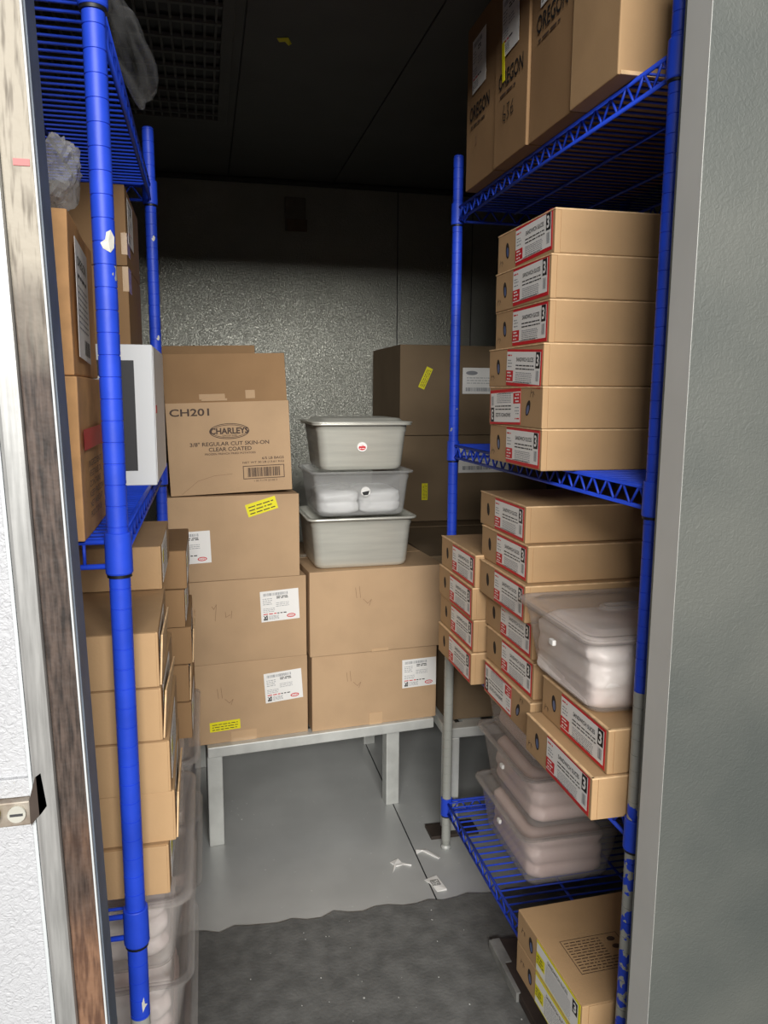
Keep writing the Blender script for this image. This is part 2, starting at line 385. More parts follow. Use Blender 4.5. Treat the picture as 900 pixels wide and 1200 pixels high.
# ceiling return-air grille
def ceiling_grille():
    t = thing('ceiling_vent', 'dark ceiling grille with rows of slots above the left rack', 'vent', (-0.16, 2.25, CZ))
    bm = bmesh.new()
    X0, X1, Y0, Y1 = -0.23, 0.225, -0.58, 0.52
    for a in ((X0-0.05, Y0-0.05, X1+0.03, Y0), (X0-0.05, Y1, X1+0.03, Y1+0.04), (X0-0.05, Y0, X0, Y1), (X1, Y0, X1+0.03, Y1)):
        abox(bm, a[0], a[1], -0.012, a[2], a[3], 0, 0, 0.002)
    fin('frame', bm, CEIL, t)
    bm = bmesh.new(); abox(bm, X0, Y0, -0.002, X1, Y1, -0.0005); fin('backing', bm, RINGM, t)
    bm = bmesh.new()
    for i in range(12):
        y = Y0 + (i+0.5)*(Y1-Y0)/12; abox(bm, X0, y-0.006, -0.012, X1, y+0.006, -0.003)
    for i in range(17):
        x = X0+(i+0.5)*(X1-X0)/17; abox(bm, x-0.003, Y0, -0.010, x+0.003, Y1, -0.003)
    fin('slat', bm, mat('dull_grille_metal', lin(96, 96, 94), 0.6, 0.2), t)
ceiling_grille()

# wall and ceiling scraps
def flat_thing(name, label, cat, face, loc, roll, draw):
    s = Sheet(); draw(s); me = s.mesh(name)
    o = bpy.data.objects.new(name, me); COL.objects.link(o); o.matrix_world = on_face(face, loc, roll); tag(o, label, cat); return o
def scrap(pts, h, m):
    bm = bmesh.new()
    a = [bm.verts.new((x, y, 0.0005)) for x, y in pts]; b = [bm.verts.new((x, y, 0.0012+h*(i % 2))) for i, (x, y) in enumerate(pts)]
    bm.faces.new(b)
    n = len(pts)
    for i in range(n): bm.faces.new((a[i], a[(i+1) % n], b[(i+1) % n], b[i]))
    return bm
bm = bmesh.new()
for f in [bm.faces.new([bm.verts.new(p) for p in ((-.012, -.006, 0), (.016, -.02, -.002), (.028, .012, -.003), (.022, .03, -.001), (.01, .004, -.003), (-.004, .012, -.002))])]: pass
o = fin('tape_scrap', bm, YELLOW); o.location = (0.215, 2.15, CZ-0.0005); o.scale = (1, 1, 1); tag(o, 'small torn yellow tape scrap stuck on the ceiling', 'tape')
bm = bmesh.new(); abox(bm, -0.045, -0.004, -0.07, 0.045, 0, 0.07, 0, 0.003); abox(bm, -0.038, -0.007, -0.07, 0.05, -0.001, -0.02, 1, 0.003)
o = fin('wall_patch', bm, [mat('faded_tape_patch', lin(118, 112, 100), 0.7, 0.2, 30, 0.1), mat('rusty_residue', lin(112, 92, 74), 0.8, 0, 30, 0.1)])
o.location = (0.40, WY, 2.03); tag(o, 'faded tan tape patch high on the back wall', 'patch')

# torn paper bits on the floor
def paper_bit(pts, loc, rz, label, prints=False):
    bm = scrap(pts, 0.004, PAPER); o = fin('paper_scrap', bm, PAPER); o.location = loc; o.rotation_euler = (0, 0, rz)
    tag(o, label, 'paper scrap', 'torn paper bits on the floor')
    if prints:
        s = Sheet(); s.frame(-.012, -.012, .010, .012, .0015, BLACK, 18)
        for i in range(4): s.words(-.009, .008, -.008+i*.005, .003, BLACK, 18)
        me = s.mesh('print'); q = bpy.data.objects.new('print', me); COL.objects.link(q); q.parent = o
paper_bit([(-.03, -.028), (-.012, .0), (-.018, .018), (.008, .02), (.012, .004), (.03, -.02), (.012, -.006), (-.01, -.008)], (0.48, 1.905, 0), 0.2, 'small torn white paper scrap left of the floor seam')
paper_bit([(-.026, .02), (-.005, .024), (0, .008), (.014, -.03), (.024, -.026), (.008, .012), (.012, .026), (-.02, .034)], (0.572, 1.93, 0), 0.3, 'small curled white paper scrap right of the floor seam')
paper_bit([(-.022, .026), (-.012, .0), (-.008, -.03), (.018, -.032), (.016, .0), (.014, .03)], (0.555, 1.80, 0), 0.1, 'printed white label scrap near the mat edge', True)
# small crumbs on the floor: uncountable dust
bm = bmesh.new()
rc = random.Random(3)
for i in range(120):
    x = rc.uniform(-0.02, 0.66); y = rc.uniform(1.2, 2.5); s = rc.uniform(0.0004, 0.0014)*(2 if rc.random() < .06 else 1)
    z = 0.007 if y < 1.73 else 0
    if abs(y-1.735) < 0.02: continue
    abox(bm, x-s, y-s*rc.uniform(.5, 1.5), z, x+s, y+s, z+0.0006)
o = fin('floor_crumbs', bm, mat('crumbs', lin(190, 190, 186), 0.8)); o['kind'] = 'stuff'; o['label'] = 'tiny pale crumbs scattered on the floor'; o['category'] = 'crumbs'

# floor edge strip by the lower right rack
t = thing('floor_strip', 'dark metal edge strip with a bare silver end under the right rack', 'metal strip', (0.650, 1.29, 0.007))
bm = bmesh.new(); abox(bm, -0.04, -0.23, 0, 0.06, 0.245, 0.020, 0, 0.003); fin('strip', bm, DARKMETAL, t)
bm = bmesh.new(); abox(bm, -0.046, 0.08, 0, -0.036, 0.245, 0.0225, 0, 0.001); abox(bm, -0.038, 0.17, 0.0195, -0.020, 0.247, 0.0225, 0, 0.001)
o = fin('bare_edge', bm, mat('scuffed_silver', lin(150, 150, 146), 0.5, 0.3, 30, 0.2), t); o['label'] = 'scuffed silver edge'

# ------------------------------------------------------------------ wire racks
def make_post(parent, x, y, z1, m, chips=()):
    bm = bmesh.new(); prof = [(0.0135, 0.0), (0.0135, 0.012), (0.0105, 0.014)]
    prof = [(0.009, 0.0), (0.011, 0.02), (0.0127, 0.026)]
    z = 0.0254
    while z + 0.0254 < z1:
        prof += [(0.0127, z+0.0004), (0.0127, z+0.0241), (0.0118, z+0.0243), (0.0118, z+0.0252)]; z += 0.0254
    prof += [(0.0127, z+0.001), (0.0127, z1-0.003), (0.010, z1)]
    lathe(bm, prof, 20, (x, y)); p = fin('post', bm, m, parent)
    bm = bmesh.new(); lathe(bm, [(0.014, 0), (0.014, 0.006), (0.009, 0.012), (0.009, 0.022)], 14, (x, y)); fin('foot', bm, GALV, p)
    for (cz, ang, pts) in chips:
        bm = bmesh.new(); vs = []
        for u, v in pts:
            a = ang + u/0.0129; vs.append(bm.verts.new((x+0.0135*math.cos(a), y+0.0135*math.sin(a), cz+v)))
        mu = sum(p[0] for p in pts)/len(pts); mv = sum(p[1] for p in pts)/len(pts); a = ang+mu/0.0129
        cvt = bm.verts.new((x+0.0136*math.cos(a), y+0.0136*math.sin(a), cz+mv))
        for i in range(len(vs)): bm.faces.new((cvt, vs[i], vs[(i+1) % len(vs)]))
        fin('paint_chip', bm, mat('bare_chip', lin(208, 206, 196), 0.6, 0, 60, 0.1), p)
    return p
def make_shelf(parent, x0, x1, y0, y1, z, sides):
    """wire shelf; z = deck height; posts at the four corners"""
    bm = bmesh.new(); n = int((y1-y0-0.03)/0.0245); r = 0.0021
    for i in range(n+1):
        y = y0+0.015+(y1-y0-0.03)*i/n; tube(bm, (x0, y, z-0.002), (x1, y, z-0.002), r, 6)
    sh = fin('shelf', bm, BLUE, parent)
    bm = bmesh.new(); k = 3
    for i in range(1, k): 
        x = x0+(x1-x0)*i/k; tube(bm, (x, y0, z-0.0075), (x, y1, z-0.0075), 0.0032, 6)
    fin('support_wire', bm, BLUE, sh)
    for nm, (ax, ay), (bx, by) in (('front', (x0, y0), (x1, y0)), ('back', (x0, y1), (x1, y1)), ('aisle', (sides, y0), (sides, y1)), ('wall', (x0+x1-sides, y0), (x0+x1-sides, y1))):
        bm = bmesh.new(); A = Vector((ax, ay, 0)); B = Vector((bx, by, 0)); d = (B-A).normalized()
        zt, zb = z-0.0035, z-0.034
        A2 = A+d*0.016; B2 = B-d*0.016
        tube(bm, A2+Vector((0, 0, zt)), B2+Vector((0, 0, zt)), 0.0034, 8); tube(bm, A2+Vector((0, 0, zb)), B2+Vector((0, 0, zb)), 0.0034, 8)
        L = (B2-A2).length; s = max(4, int(L/0.046)); 
        if nm in ('aisle', 'wall', 'back'):
            for i in range(s):
                p = A2+d*(L*i/s); q = A2+d*(L*(i+0.5)/s); e = A2+d*(L*(i+1)/s)
                tube(bm, p+Vector((0, 0, zb)), q+Vector((0, 0, zt)), 0.0022, 6); tube(bm, q+Vector((0, 0, zt)), e+Vector((0, 0, zb)), 0.0022, 6)
        else:
            for i in range(s):
                p = A2+d*(L*(i+.5)/s); tube(bm, p+Vector((0, 0, zb)), p+Vector((0, 0, zt)), 0.0022, 6)
        fin('edge_truss', bm, BLUE, sh)
    for cx in (x0, x1):
        for cy in (y0, y1):
            bm = bmesh.new(); lathe(bm, [(0.0133, z-0.044), (0.0155, z-0.043), (0.0164, z-0.041), (0.0158, z+0.007), (0.0150, z+0.008), (0.0133, z+0.008)], 20, (cx, cy)); fin('collar', bm, BLUE, sh)
            bm = bmesh.new(); lathe(bm, [(0.0131, z-0.0475), (0.0147, z-0.047), (0.0147, z-0.043), (0.0131, z-0.0425)], 20, (cx, cy)); fin('sleeve', bm, RINGM, sh)
RX0, RX1, RY0, RY1 = 0.631, 1.09, 1.007, 1.955
LX1, LX0, LY0, LY1 = -0.108, -0.565, 0.980, 1.920
SR = (1.738, 1.146, 0.622, 0.145)
SL = (1.738, 1.102, 0.603, 0.145)
rack = thing('wire_rack', 'blue epoxy wire rack on the right with peeling front post', 'rack', (0, 0, 0), group='blue wire shelving racks')
make_post(rack, RX0, RY0, 1.86, POST_RF); make_post(rack, RX0, RY1, 1.86, POST_RB)
make_post(rack, RX1, RY0, 1.86, BLUE); make_post(rack, RX1, RY1, 1.86, BLUE)
for z in SR: make_shelf(rack, RX0, RX1, RY0, RY1, z, RX0)
rack2 = thing('wire_rack', 'blue epoxy wire rack on the left behind the door frame', 'rack', (0, 0, 0), group='blue wire shelving racks')
chip = [(-.004, -.008), (.002, -.012), (.006, -.006), (.007, .006), (.003, .013), (-.001, .010), (-.002, .002), (-.006, -.002)]
chip2 = [(-.002, -.010), (.001, -.004), (.005, -.001), (.001, .002), (.0, .012), (-.003, .004)]
make_post(rack2, LX1, LY0, 1.86, POST_LF, [(1.447, -PI/2+0.42, [(a*1.3, b) for a, b in chip]), (0.475, -PI/2+0.5, chip2), (0.43, -PI/2+0.3, chip2), (0.36+.04, -PI/2+0.6, chip2)])
make_post(rack2, LX1, LY1, 1.86, BLUE, [(1.62, -PI/2+.3, [(a*.6, b*.5) for a, b in chip]), (1.40, -PI/2+.5, [(a*.6, b*.5) for a, b in chip])])
make_post(rack2, LX0, LY0, 1.86, BLUE); make_post(rack2, LX0, LY1, 1.86, BLUE)
for z in SL: make_shelf(rack2, LX0, LX1, LY0, LY1, z, LX1)

# ------------------------------------------------------------------ cartons
def carton_body(parent, w, d, h, m, seam='Y', lip=True, dent=0.0, name='carton'):
    """closed carton with rounded cardboard edges, the glue lap on the near face and flap gap on top"""
    bm = bmesh.new(); abox(bm, -w/2, -d/2, 0, w/2, d/2, h, 0, 0.0022, 2)
    if dent:
        bmesh.ops.subdivide_edges(bm, edges=[e for e in bm.edges if e.calc_length() > 0.04], cuts=5, use_grid_fill=True)
        for v in bm.verts:
            k = noise.noise(v.co*7 + Vector((w*31, d*17, h*9))); v.co += v.co.normalized()*k*dent
    return fin(name, bm, m, parent)
def rr(seed): return random.Random(seed)

def sandwich_label():
    s = Sheet(); W, H = 0.155, 0.066; r = rr(5)
    s.card(0, 0, W, H, RED, 1); s.rect(0.0, 0.006, W-0.004, H-0.0042, PAPER, 2)
    s.words(0.004, 0.024, H-0.012, 0.004, RED, 3, r)
    s.text('SANDWICH SLICES', 0.046, 0.0445, 0.076, 0.0074, BLACK, 3, 0.012)
    for y in (0.0365, 0.0305): s.words(0.044, 0.126, y, 0.0034, BLACK, 3, r)
    for y in (0.045, 0.040, 0.034): s.words(0.006, 0.026, y, 0.003, GREYINK, 3, r)
    s.rect(0.0, 0.008, 0.033, 0.0275, RED, 3)
    for y in (0.0222, 0.0165, 0.0105): s.words(0.006, 0.027, y, 0.0042, PAPER, 4, r)
    for i in range(6): s.words(0.045, 0.118, 0.024-i*0.0032, 0.002, GREYINK, 3, r)
    s.words(0.035, 0.11, 0.0068, 0.0016, BLACK, 3, r)
    s.rect(W-0.0235, 0.034, W-0.006, 0.0615, BLACK, 3)
    s.text('3', W-0.0205, 0.0375, 0.0105, 0.020, PAPER, 4, 0.03)
    s.bars(W-0.021, 0.012, W-0.009, 0.030, GREYINK, 3, 9, r)
    return s.mesh('label')
LBL = sandwich_label()
def hole_mesh():
    s = Sheet(); s.ell(0, 0, 0.0085, 0.015, HOLE, 1); s.ell(0.001, -0.003, 0.005, 0.009, BLUEBAG, 2)
    return s.mesh('hand_hole')
HOLEM = hole_mesh()
def hole_mesh2():
    s = Sheet(); s.ell(0, 0, 0.008, 0.014, HOLE, 1); return s.mesh('hand_hole')
HOLEM2 = hole_mesh2()
def marks_mesh():
    s = Sheet(); s.stroke([(0, 0), (.004, .012), (.002, .006), (.009, .009)], .0012, INK, 1); s.stroke([(.012, .0), (.013, .010), (.018, .004)], .0012, INK, 1); return s.mesh('pen_mark')
MARKM = marks_mesh()
SBODY = None
def sandwich_box(x, y, z, label, group, h=0.0715, w=0.40, d=0.255, flip=False, rz=0.0, roll=0.0, hole=0, labeled=True, m=None):
    """x, y: the near aisle-side bottom corner"""
    global SBODY
    c = Vector((w/2, d/2, 0)); c.rotate(Matrix.Rotation(rz, 3, 'Z').to_euler())
    t = thing('sandwich_box', label, 'box', (x+c.x, y+c.y, z), rz, group)
    bh = h-0.0008
    o = carton_body(t, w, d, bh, m or KRAFT)
    # the folded front flap: a slightly proud panel that leaves a lighter corner lap, and lid lap on top
    bm = bmesh.new(); abox(bm, -w/2+0.010, -d/2-0.0012, 0.0015, w/2-0.002, -d/2+0.001, bh-0.001, 0, 0.0005)
    fin('front_panel', bm, m or KRAFT, t)
    bm = bmesh.new(); abox(bm, -w/2-0.0010, -d/2-0.0014, bh-0.0022, w/2, -d/2+0.004, bh+0.0004, 0, 0.0005); abox(bm, -w/2-0.0012, -d/2, bh-0.002, -w/2+0.004, d/2, bh+0.0004, 0, 0.0005)
    fin('lid_edge', bm, KRAFT_E, t)
    if labeled:
        if not flip:
            put('label', LBL, t, '-X', (-w/2-0.0002, -d/2+0.163, 0.003), roll)
            put('hand_hole', HOLEM if hole == 0 else HOLEM2, t, '-X', (-w/2-0.0001, d/2-0.050, bh*0.52), 0.2)
            if hole == 0: put('pen_mark', MARKM, t, '-X', (-w/2-0.0001, d/2-0.012, 0.012), 0)
        else:
            put('label', LBL, t, '-X', (-w/2-0.0002, d/2-0.160, bh-0.002), PI+roll)
            put('hand_hole', HOLEM, t, '-X', (-w/2-0.0001, -d/2+0.060, bh*0.48), -0.5)
            put('pen_mark', MARKM, t, '-X', (-w/2-0.0001, -d/2+0.052, bh*0.75), 0)
    return t

GA = 'sandwich slice boxes stacked on the middle right shelf'
zs = SR[1]; xs = 0.560
descr = ['lowest', 'second from the bottom', 'third from the bottom', 'third from the top', 'second from the top', 'topmost']
A = [(0.0, 0.0, False, 0.0, 0), (-0.002, -0.002, True, 0.03, 0), (-0.002, 0.0, False, -0.05, 0), (0.008, 0.004, False, 0.0, 0), (0.006, 0.0, False, 0.02, 0), (0.010, 0.0, False, 0.03, 0)]
names = ['flat brown sandwich slice box directly on the middle right shelf, lowest of six',
         'brown sandwich slice box with upside-down label, second lowest above the middle shelf',
         'brown sandwich slice box with tilted label, third from the bottom above the middle shelf',
         'brown sandwich slice box, fourth from the bottom above the middle shelf',
         'brown sandwich slice box just below the topmost on the middle right shelf',
         'topmost brown sandwich slice box of the six on the middle right shelf']
for i, (dx, dy, fl, ro, ho) in enumerate(A):
    sandwich_box(xs+dx, 1.245+dy, zs+i*0.0725, names[i], GA, h=0.0725, flip=fl, roll=ro, hole=ho, rz=0.006*((i*7) % 3-1))
GB = 'sandwich slice boxes in the tall stack below the middle right shelf'
B = [(0.588, 1.343, True), (0.598, 1.355, False), (0.600, 1.372, False), (0.584, 1.376, False), (0.596, 1.396, False), (0.598, 1.418, False)]
namesB = ['brown box with upside-down label at the bottom of the stack behind the two front boxes',
          'brown labelled box second from the bottom of the stack left of the lidded container',
          'brown labelled box third from the bottom of the stack left of the lidded container',
          'brown labelled box just above lid level behind the lidded container, third from the stack top',
          'brown labelled box second from the top, just under the middle right shelf',
          'brown labelled box topmost under the middle right shelf, its top face showing']
for i, (x, y, fl) in enumerate(B):
    sandwich_box(x, y-0.028, SR[2]+i*0.0735, namesB[i], GB, h=0.0735, flip=fl, hole=1, rz=0.004*((i*5) % 3-1))
GD = 'sandwich slice boxes in the rear stack by the blue back post'
namesD = ['lowest labelled box of the rear stack next to the right back post',
          'second labelled box up in the rear stack next to the right back post',
          'third labelled box up in the rear stack next to the right back post',
          'topmost labelled box of the rear stack next to the right back post']
for i in range(4):
    sandwich_box([0.570, 0.576, 0.572, 0.576][i], 1.605+[0, .006, .008, .004][i], SR[2]+i*0.075, namesD[i], GD, h=0.075, hole=1, w=0.36, m=KRAFT_B if i == 9 else None)
GC = 'two sandwich slice boxes under the lidded container'
sandwich_box(0.566, 1.026, SR[2], 'lower front sandwich slice box at the right front post, jutting toward the aisle', GC, h=0.071, w=0.42)
sandwich_box(0.592, 1.030, SR[2]+0.0715, 'front sandwich slice box directly under the clear lidded container', GC, h=0.074, w=0.40, d=0.243)

# bottom shelf boxes with yellow labels
def yellow_label():
    s = Sheet(); W, H = 0.165, 0.062; r = rr(9)
    s.card(0, 0, W, H, YELLOW, 1); s.rect(0.002, 0.003, W-0.006, H-0.004, PAPER, 2)
    s.rect(0.002, 0.016, 0.036, 0.040, YELLOW, 3)
    for y in (0.034, 0.028, 0.022): s.words(0.006, 0.032, y-0.002, 0.0035, INK, 4, r)
    s.text('SANDWICH SLICES', 0.046, 0.045, 0.076, 0.007, BLACK, 3, 0.01)
    for i in range(9): s.words(0.04, W-0.03, 0.040-i*0.0040, 0.0022, GREYINK, 3, r)
    s.rect(W-0.025, 0.032, W-0.008, 0.056, BLACK, 3); s.text('3', W-0.0215, 0.0355, 0.010, 0.017, PAPER, 4, 0.03)
    return s.mesh('label')
YLBL = yellow_label()
def info_print():
    s = Sheet(); r = rr(2); W, H = 0.115, 0.085
    s.frame(0, 0, W, H, 0.0012, INK, 1)
    for i in range(11): s.words(0.005, W-0.008 if i < 4 else W-0.04, 0.006+i*0.007, 0.0032, INK, 1, r)
    for j in range(2): s.ell(W-0.018, 0.05+j*0.02, 0.008, 0.006, INK, 1, 12)
    return s.mesh('printed_panel')
INFO = info_print()
for k, (nm) in enumerate(['lower brown box with yellow-edged label on the bottom right shelf', 'upper brown box with printed panel on top, front of the bottom right shelf']):
    t = thing('sandwich_box', nm, 'box', (0.575+0.21, 1.052+0.128, SR[3]+k*0.0665), 0.03, 'yellow-labelled boxes on the bottom right shelf')
    h = 0.066; carton_body(t, 0.42, 0.255, h, KRAFT)
    bm = bmesh.new(); abox(bm, -0.198, -0.1290, 0.002, 0.208, -0.1265, h-0.001, 0, 0.0005); fin('front_panel', bm, KRAFT, t)
    put('label', YLBL, t, '-X', (-0.2102, -0.1275+0.170, 0.002))
    put('hand_hole', HOLEM, t, '-X', (-0.2101, 0.066, h*0.5), 0.2)
    put('pen_mark', MARKM, t, '-X', (-0.2101, 0.108, h*0.45), 0)
    if k == 1:
        put('printed_panel', INFO, t, '+Z', (-0.175, -0.062, h+0.0001), 0.0)

# ------------------------------------------------------------------ left rack: stack of flat boxes seen from their ends
GL = 'flat sandwich boxes stacked on the lower left shelf'
namesL = ['lowest flat brown box end on the lower left shelf', 'second flat brown box up on the lower left shelf, jutting right',
          'third flat brown box up on the lower left shelf behind the post', 'fourth flat brown box up on the lower left shelf behind the post',
          'fifth flat brown box up on the lower left shelf, its bare top showing', 'top flat brown box set further back beneath the middle left shelf']
Lx = [-0.0635, -0.0565, -0.0590, -0.0655, -0.0700, -0.0740]
def side_label():
    s = Sheet(); r = rr(11); s.card(0, 0, 0.14, 0.062, PAPER, 1); s.rect(0, 0.03, 0.03, 0.05, YELLOW, 2)
    for i in range(7): s.words(0.035, 0.13, 0.008+i*0.007, 0.003, GREYINK, 2, r)
    return s.mesh('label')
SLBL = side_label()
def flat_end_box(t, w, d, h, label_on=True, open_flap=0.0, m=None):
    m = m or KRAFT; carton_body(t, w, d, h, m)
    bm = bmesh.new(); abox(bm, -w/2+0.003, -d/2-0.0012, 0.001, w/2-0.003, -d/2+0.001, h-0.0005, 0, 0.0005); fin('end_panel', bm, m, t)
    if label_on: put('label', SLBL, t, '+X', (w/2+0.0002, -d/2+0.03, 0.004))
    if open_flap:
        bm = bmesh.new(); abox(bm, 0, -d/2+0.004, 0, 0.0025, d/2-0.11, h*0.92, 0, 0.0008)
        for v in bm.verts: v.co.x += open_flap*(v.co.z/h)*(0.4+0.6*(v.co.y+d/2)/d)
        o = fin('loose_flap', bm, KRAFT_E, t); o.location = (w/2, 0, 0.001)
zz = SL[2]; heights = [0.0725, 0.0735, 0.0735, 0.0735, 0.0755, 0.070]
for i in range(6):
    h = heights[i]; y0 = 1.012 if i < 5 else 1.235
    t = thing('flat_box', namesL[i], 'box', (Lx[i]-0.2, y0+0.127+(0.003*(i % 2)), zz), 0.012*((i*5) % 3-1), GL)
    flat_end_box(t, 0.40, 0.25, h-0.0012, True, [0.0, 0.008, 0.0, 0.012, 0.010, 0.0][i])
    zz += h
GM = 'flat boxes in the rear stack on the lower left shelf'
namesM = ['lowest box of the rear stack on the lower left shelf', 'second box of the rear stack on the lower left shelf', 'third box of the rear stack on the lower left shelf',
          'fourth box of the rear stack on the lower left shelf', 'topmost box of the rear stack on the lower left shelf beside the fry cartons']
for i in range(5):
    t = thing('flat_box', namesM[i], 'box', (-0.046-0.2+[.004, 0, .006, -.002, .002][i], 1.50+0.127, SL[2]+i*0.0755), 0.01*((i*7) % 3-1), GM)
    flat_end_box(t, 0.40, 0.25, 0.0745, True, [0, 0.006, 0.008, 0, 0.0][i], KRAFT_D)  # darker card colour stands in for the shade on this rear stack

# left middle shelf: two tall cartons, the white box, two brown cartons on it
z0 = SL[1]
def shipping_label(w=0.075, h=0.065, logo=False, seed=1):
    s = Sheet(); r = rr(seed); s.card(0, 0, w, h, PAPER, 1)
    s.bars(w*.08, h*.84, w*.72, h*.93, GREYINK, 2, 30, r)
    for i in range(2): s.words(w*.42, w*.72, h*(.78-.05*i), h*.045, BLACK, 2, r)
    for i in range(4): s.words(w*.06, w*.30, h*(.74-.06*i), h*.03, GREYINK, 2, r)
    for i in range(3): s.words(w*.40, w*.74, h*(.58-.055*i), h*.025, GREYINK, 2, r)
    for i in range(3): s.words(w*.06, w*.36, h*(.42-.05*i), h*.025, GREYINK, 2, r)
    s.words(w*.06, w*.40, h*.235, h*.05, RED, 2, r); s.words(w*.42, w*.66, h*.235, h*.05, BLACK, 2, r)
    for i in range(5):
        for j in range(5):
            if r.random() > .4: s.rect(w*.06+i*w*.022, h*.05+j*h*.032, w*.06+(i+.9)*w*.022, h*.05+(j+.9)*h*.032, BLACK, 2)
    for i in range(4): s.words(w*.20, w*.46, h*(.17-.035*i), h*.025, GREYINK, 2, r)
    if logo:
        s.ell(w*.78, h*.13, w*.115, h*.065, RED, 2); s.ell(w*.78, h*.13, w*.09, h*.038, PAPER, 3); s.text('GFS', w*.78, h*.112, w*.13, h*.036, RED, 4, 0.02, True)
    return s.mesh('label')
def tall_label():
    s = Sheet(); r = rr(4); s.card(0, 0, 0.085, 0.12, PAPER, 1)
    s.text('OREGON', 0.01, 0.094, 0.06, 0.010, BLACK, 2, .01); s.words(0.01, 0.075, 0.082, 0.006, BLACK, 2, r)
    for i in range(8): s.words(0.008, 0.072, 0.030+i*0.006, 0.003, GREYINK, 2, r)
    s.bars(0.04, 0.006, 0.08, 0.022, BLACK, 2, 20, r)
    return s.mesh('label')
t = thing('carton', 'lower upright brown carton with red stripe beside the left front post', 'box', (-0.143-0.14, 0.965+0.135, z0), 0, 'upright cartons on the middle left shelf')
carton_body(t, 0.28, 0.27, 0.194, KRAFT_O, dent=0.002)
s = Sheet(); r = rr(8)
s.rect(0, 0.107, 0.22, 0.132, RED, 1)
for i in range(6): s.text(['INGREDIENTS', 'VEGETABLE OIL', 'CONTAINS', 'KEEP FROZEN', 'NET WEIGHT', 'PRODUCT OF USA'][i], 0.03, 0.085-i*0.0125, 0.12-0.01*(i % 3), 0.008, INK, 1, .01)
put('side_print', s.mesh('side_print'), t, '+X', (0.1415+.001, -0.125, 0.0))
s = Sheet(); s.rect(0, 0, 0.02, 0.025, RED, 1); put('front_stripe', s.mesh('front_stripe'), t, '-Y', (0.08, -0.1365, 0.107))
t = thing('carton', 'upper crumpled brown carton with large white side label beside the left front post', 'box', (-0.150-0.14, 0.972+0.135, z0+0.195), 0.03, 'upright cartons on the middle left shelf')
carton_body(t, 0.28, 0.27, 0.185, KRAFT_O, dent=0.006)
put('label', tall_label(), t, '+X', (0.1440, -0.120, 0.022), -0.05).scale = (1.4, 1.15, 1)

t = thing('white_box', 'white box with black square outline on its end, rear of the middle left shelf', 'box', (-0.094-0.14, 1.535+0.18, z0), 0)
bm = bmesh.new(); abox(bm, -0.14, -0.18, 0, 0.14, 0.18, 0.262, 0, 0.002); fin('carton', bm, WHITECARD, t)
s = Sheet(); s.frame(0, 0, 0.215, 0.205, 0.029, BLACKCARD, 1); put('square_print', s.mesh('square_print'), t, '-Y', (-0.108, -0.1801, 0.028))
bm = bmesh.new(); abox(bm, 0.1395, -0.168, 0.004, 0.1418, 0.172, 0.258, 0, 0.0006); abox(bm, 0.139, -0.1815, 0.001, 0.1408, -0.165, 0.261, 0, 0.0006); fin('side_panel', bm, WHITECARD, t)
bm = bmesh.new(); abox(bm, 0.1410, -0.150, 0.135, 0.1422, -0.12, 0.150, 0); fin('red_tab', bm, RED, t)
for k, nm in enumerate(['lower brown carton standing on the white box', 'upper brown carton with side label under the top left shelf']):
    t = thing('carton', nm, 'box', (-0.136-0.13, 1.60+0.15, z0+0.2635+k*0.1475), 0.0, 'brown cartons on the white box')
    carton_body(t, 0.26, 0.30, 0.1465, KRAFT_D)
    bm = bmesh.new(); abox(bm, 0.12, -0.1512, 0.10 if k == 0 else 0.02, 0.1312, -0.09, 0.146 if k == 0 else 0.06, 0, 0.0004); fin('tape', bm, TAPE, t)
    if k == 1: put('label', shipping_label(0.11, 0.085, seed=6), t, '+X', (0.1312, -0.12, 0.045))

# ------------------------------------------------------------------ top right shelf: OREGON cartons
def script_strokes(s, x, y, k, m):
    s.stroke([(x+.004*k, y+.02*k), (x, y+.012*k), (x+.001*k, y+.002*k), (x+.007*k, y), (x+.009*k, y+.007*k), (x+.002*k, y+.009*k)], .0016*k, m)
    s.stroke([(x+.014*k, y+.018*k), (x+.021*k, y+.019*k), (x+.016*k, y+.010*k), (x+.021*k, y+.004*k), (x+.014*k, y)], .0016*k, m)
    s.stroke([(x+.034*k, y+.018*k), (x+.027*k, y+.010*k), (x+.028*k, y+.002*k), (x+.035*k, y+.003*k), (x+.034*k, y+.010*k), (x+.028*k, y+.009*k)], .0016*k, m)
zt = SR[0]; YT = [1.112, 1.272, 1.450, 1.625, 1.815]
nmT = ['nearest brown carton on the top right shelf with handwritten number', 'second brown carton on the top right shelf printed OREGON',
       'third brown carton on the top right shelf with yellow strip', 'farthest brown carton on the top right shelf by the back post']
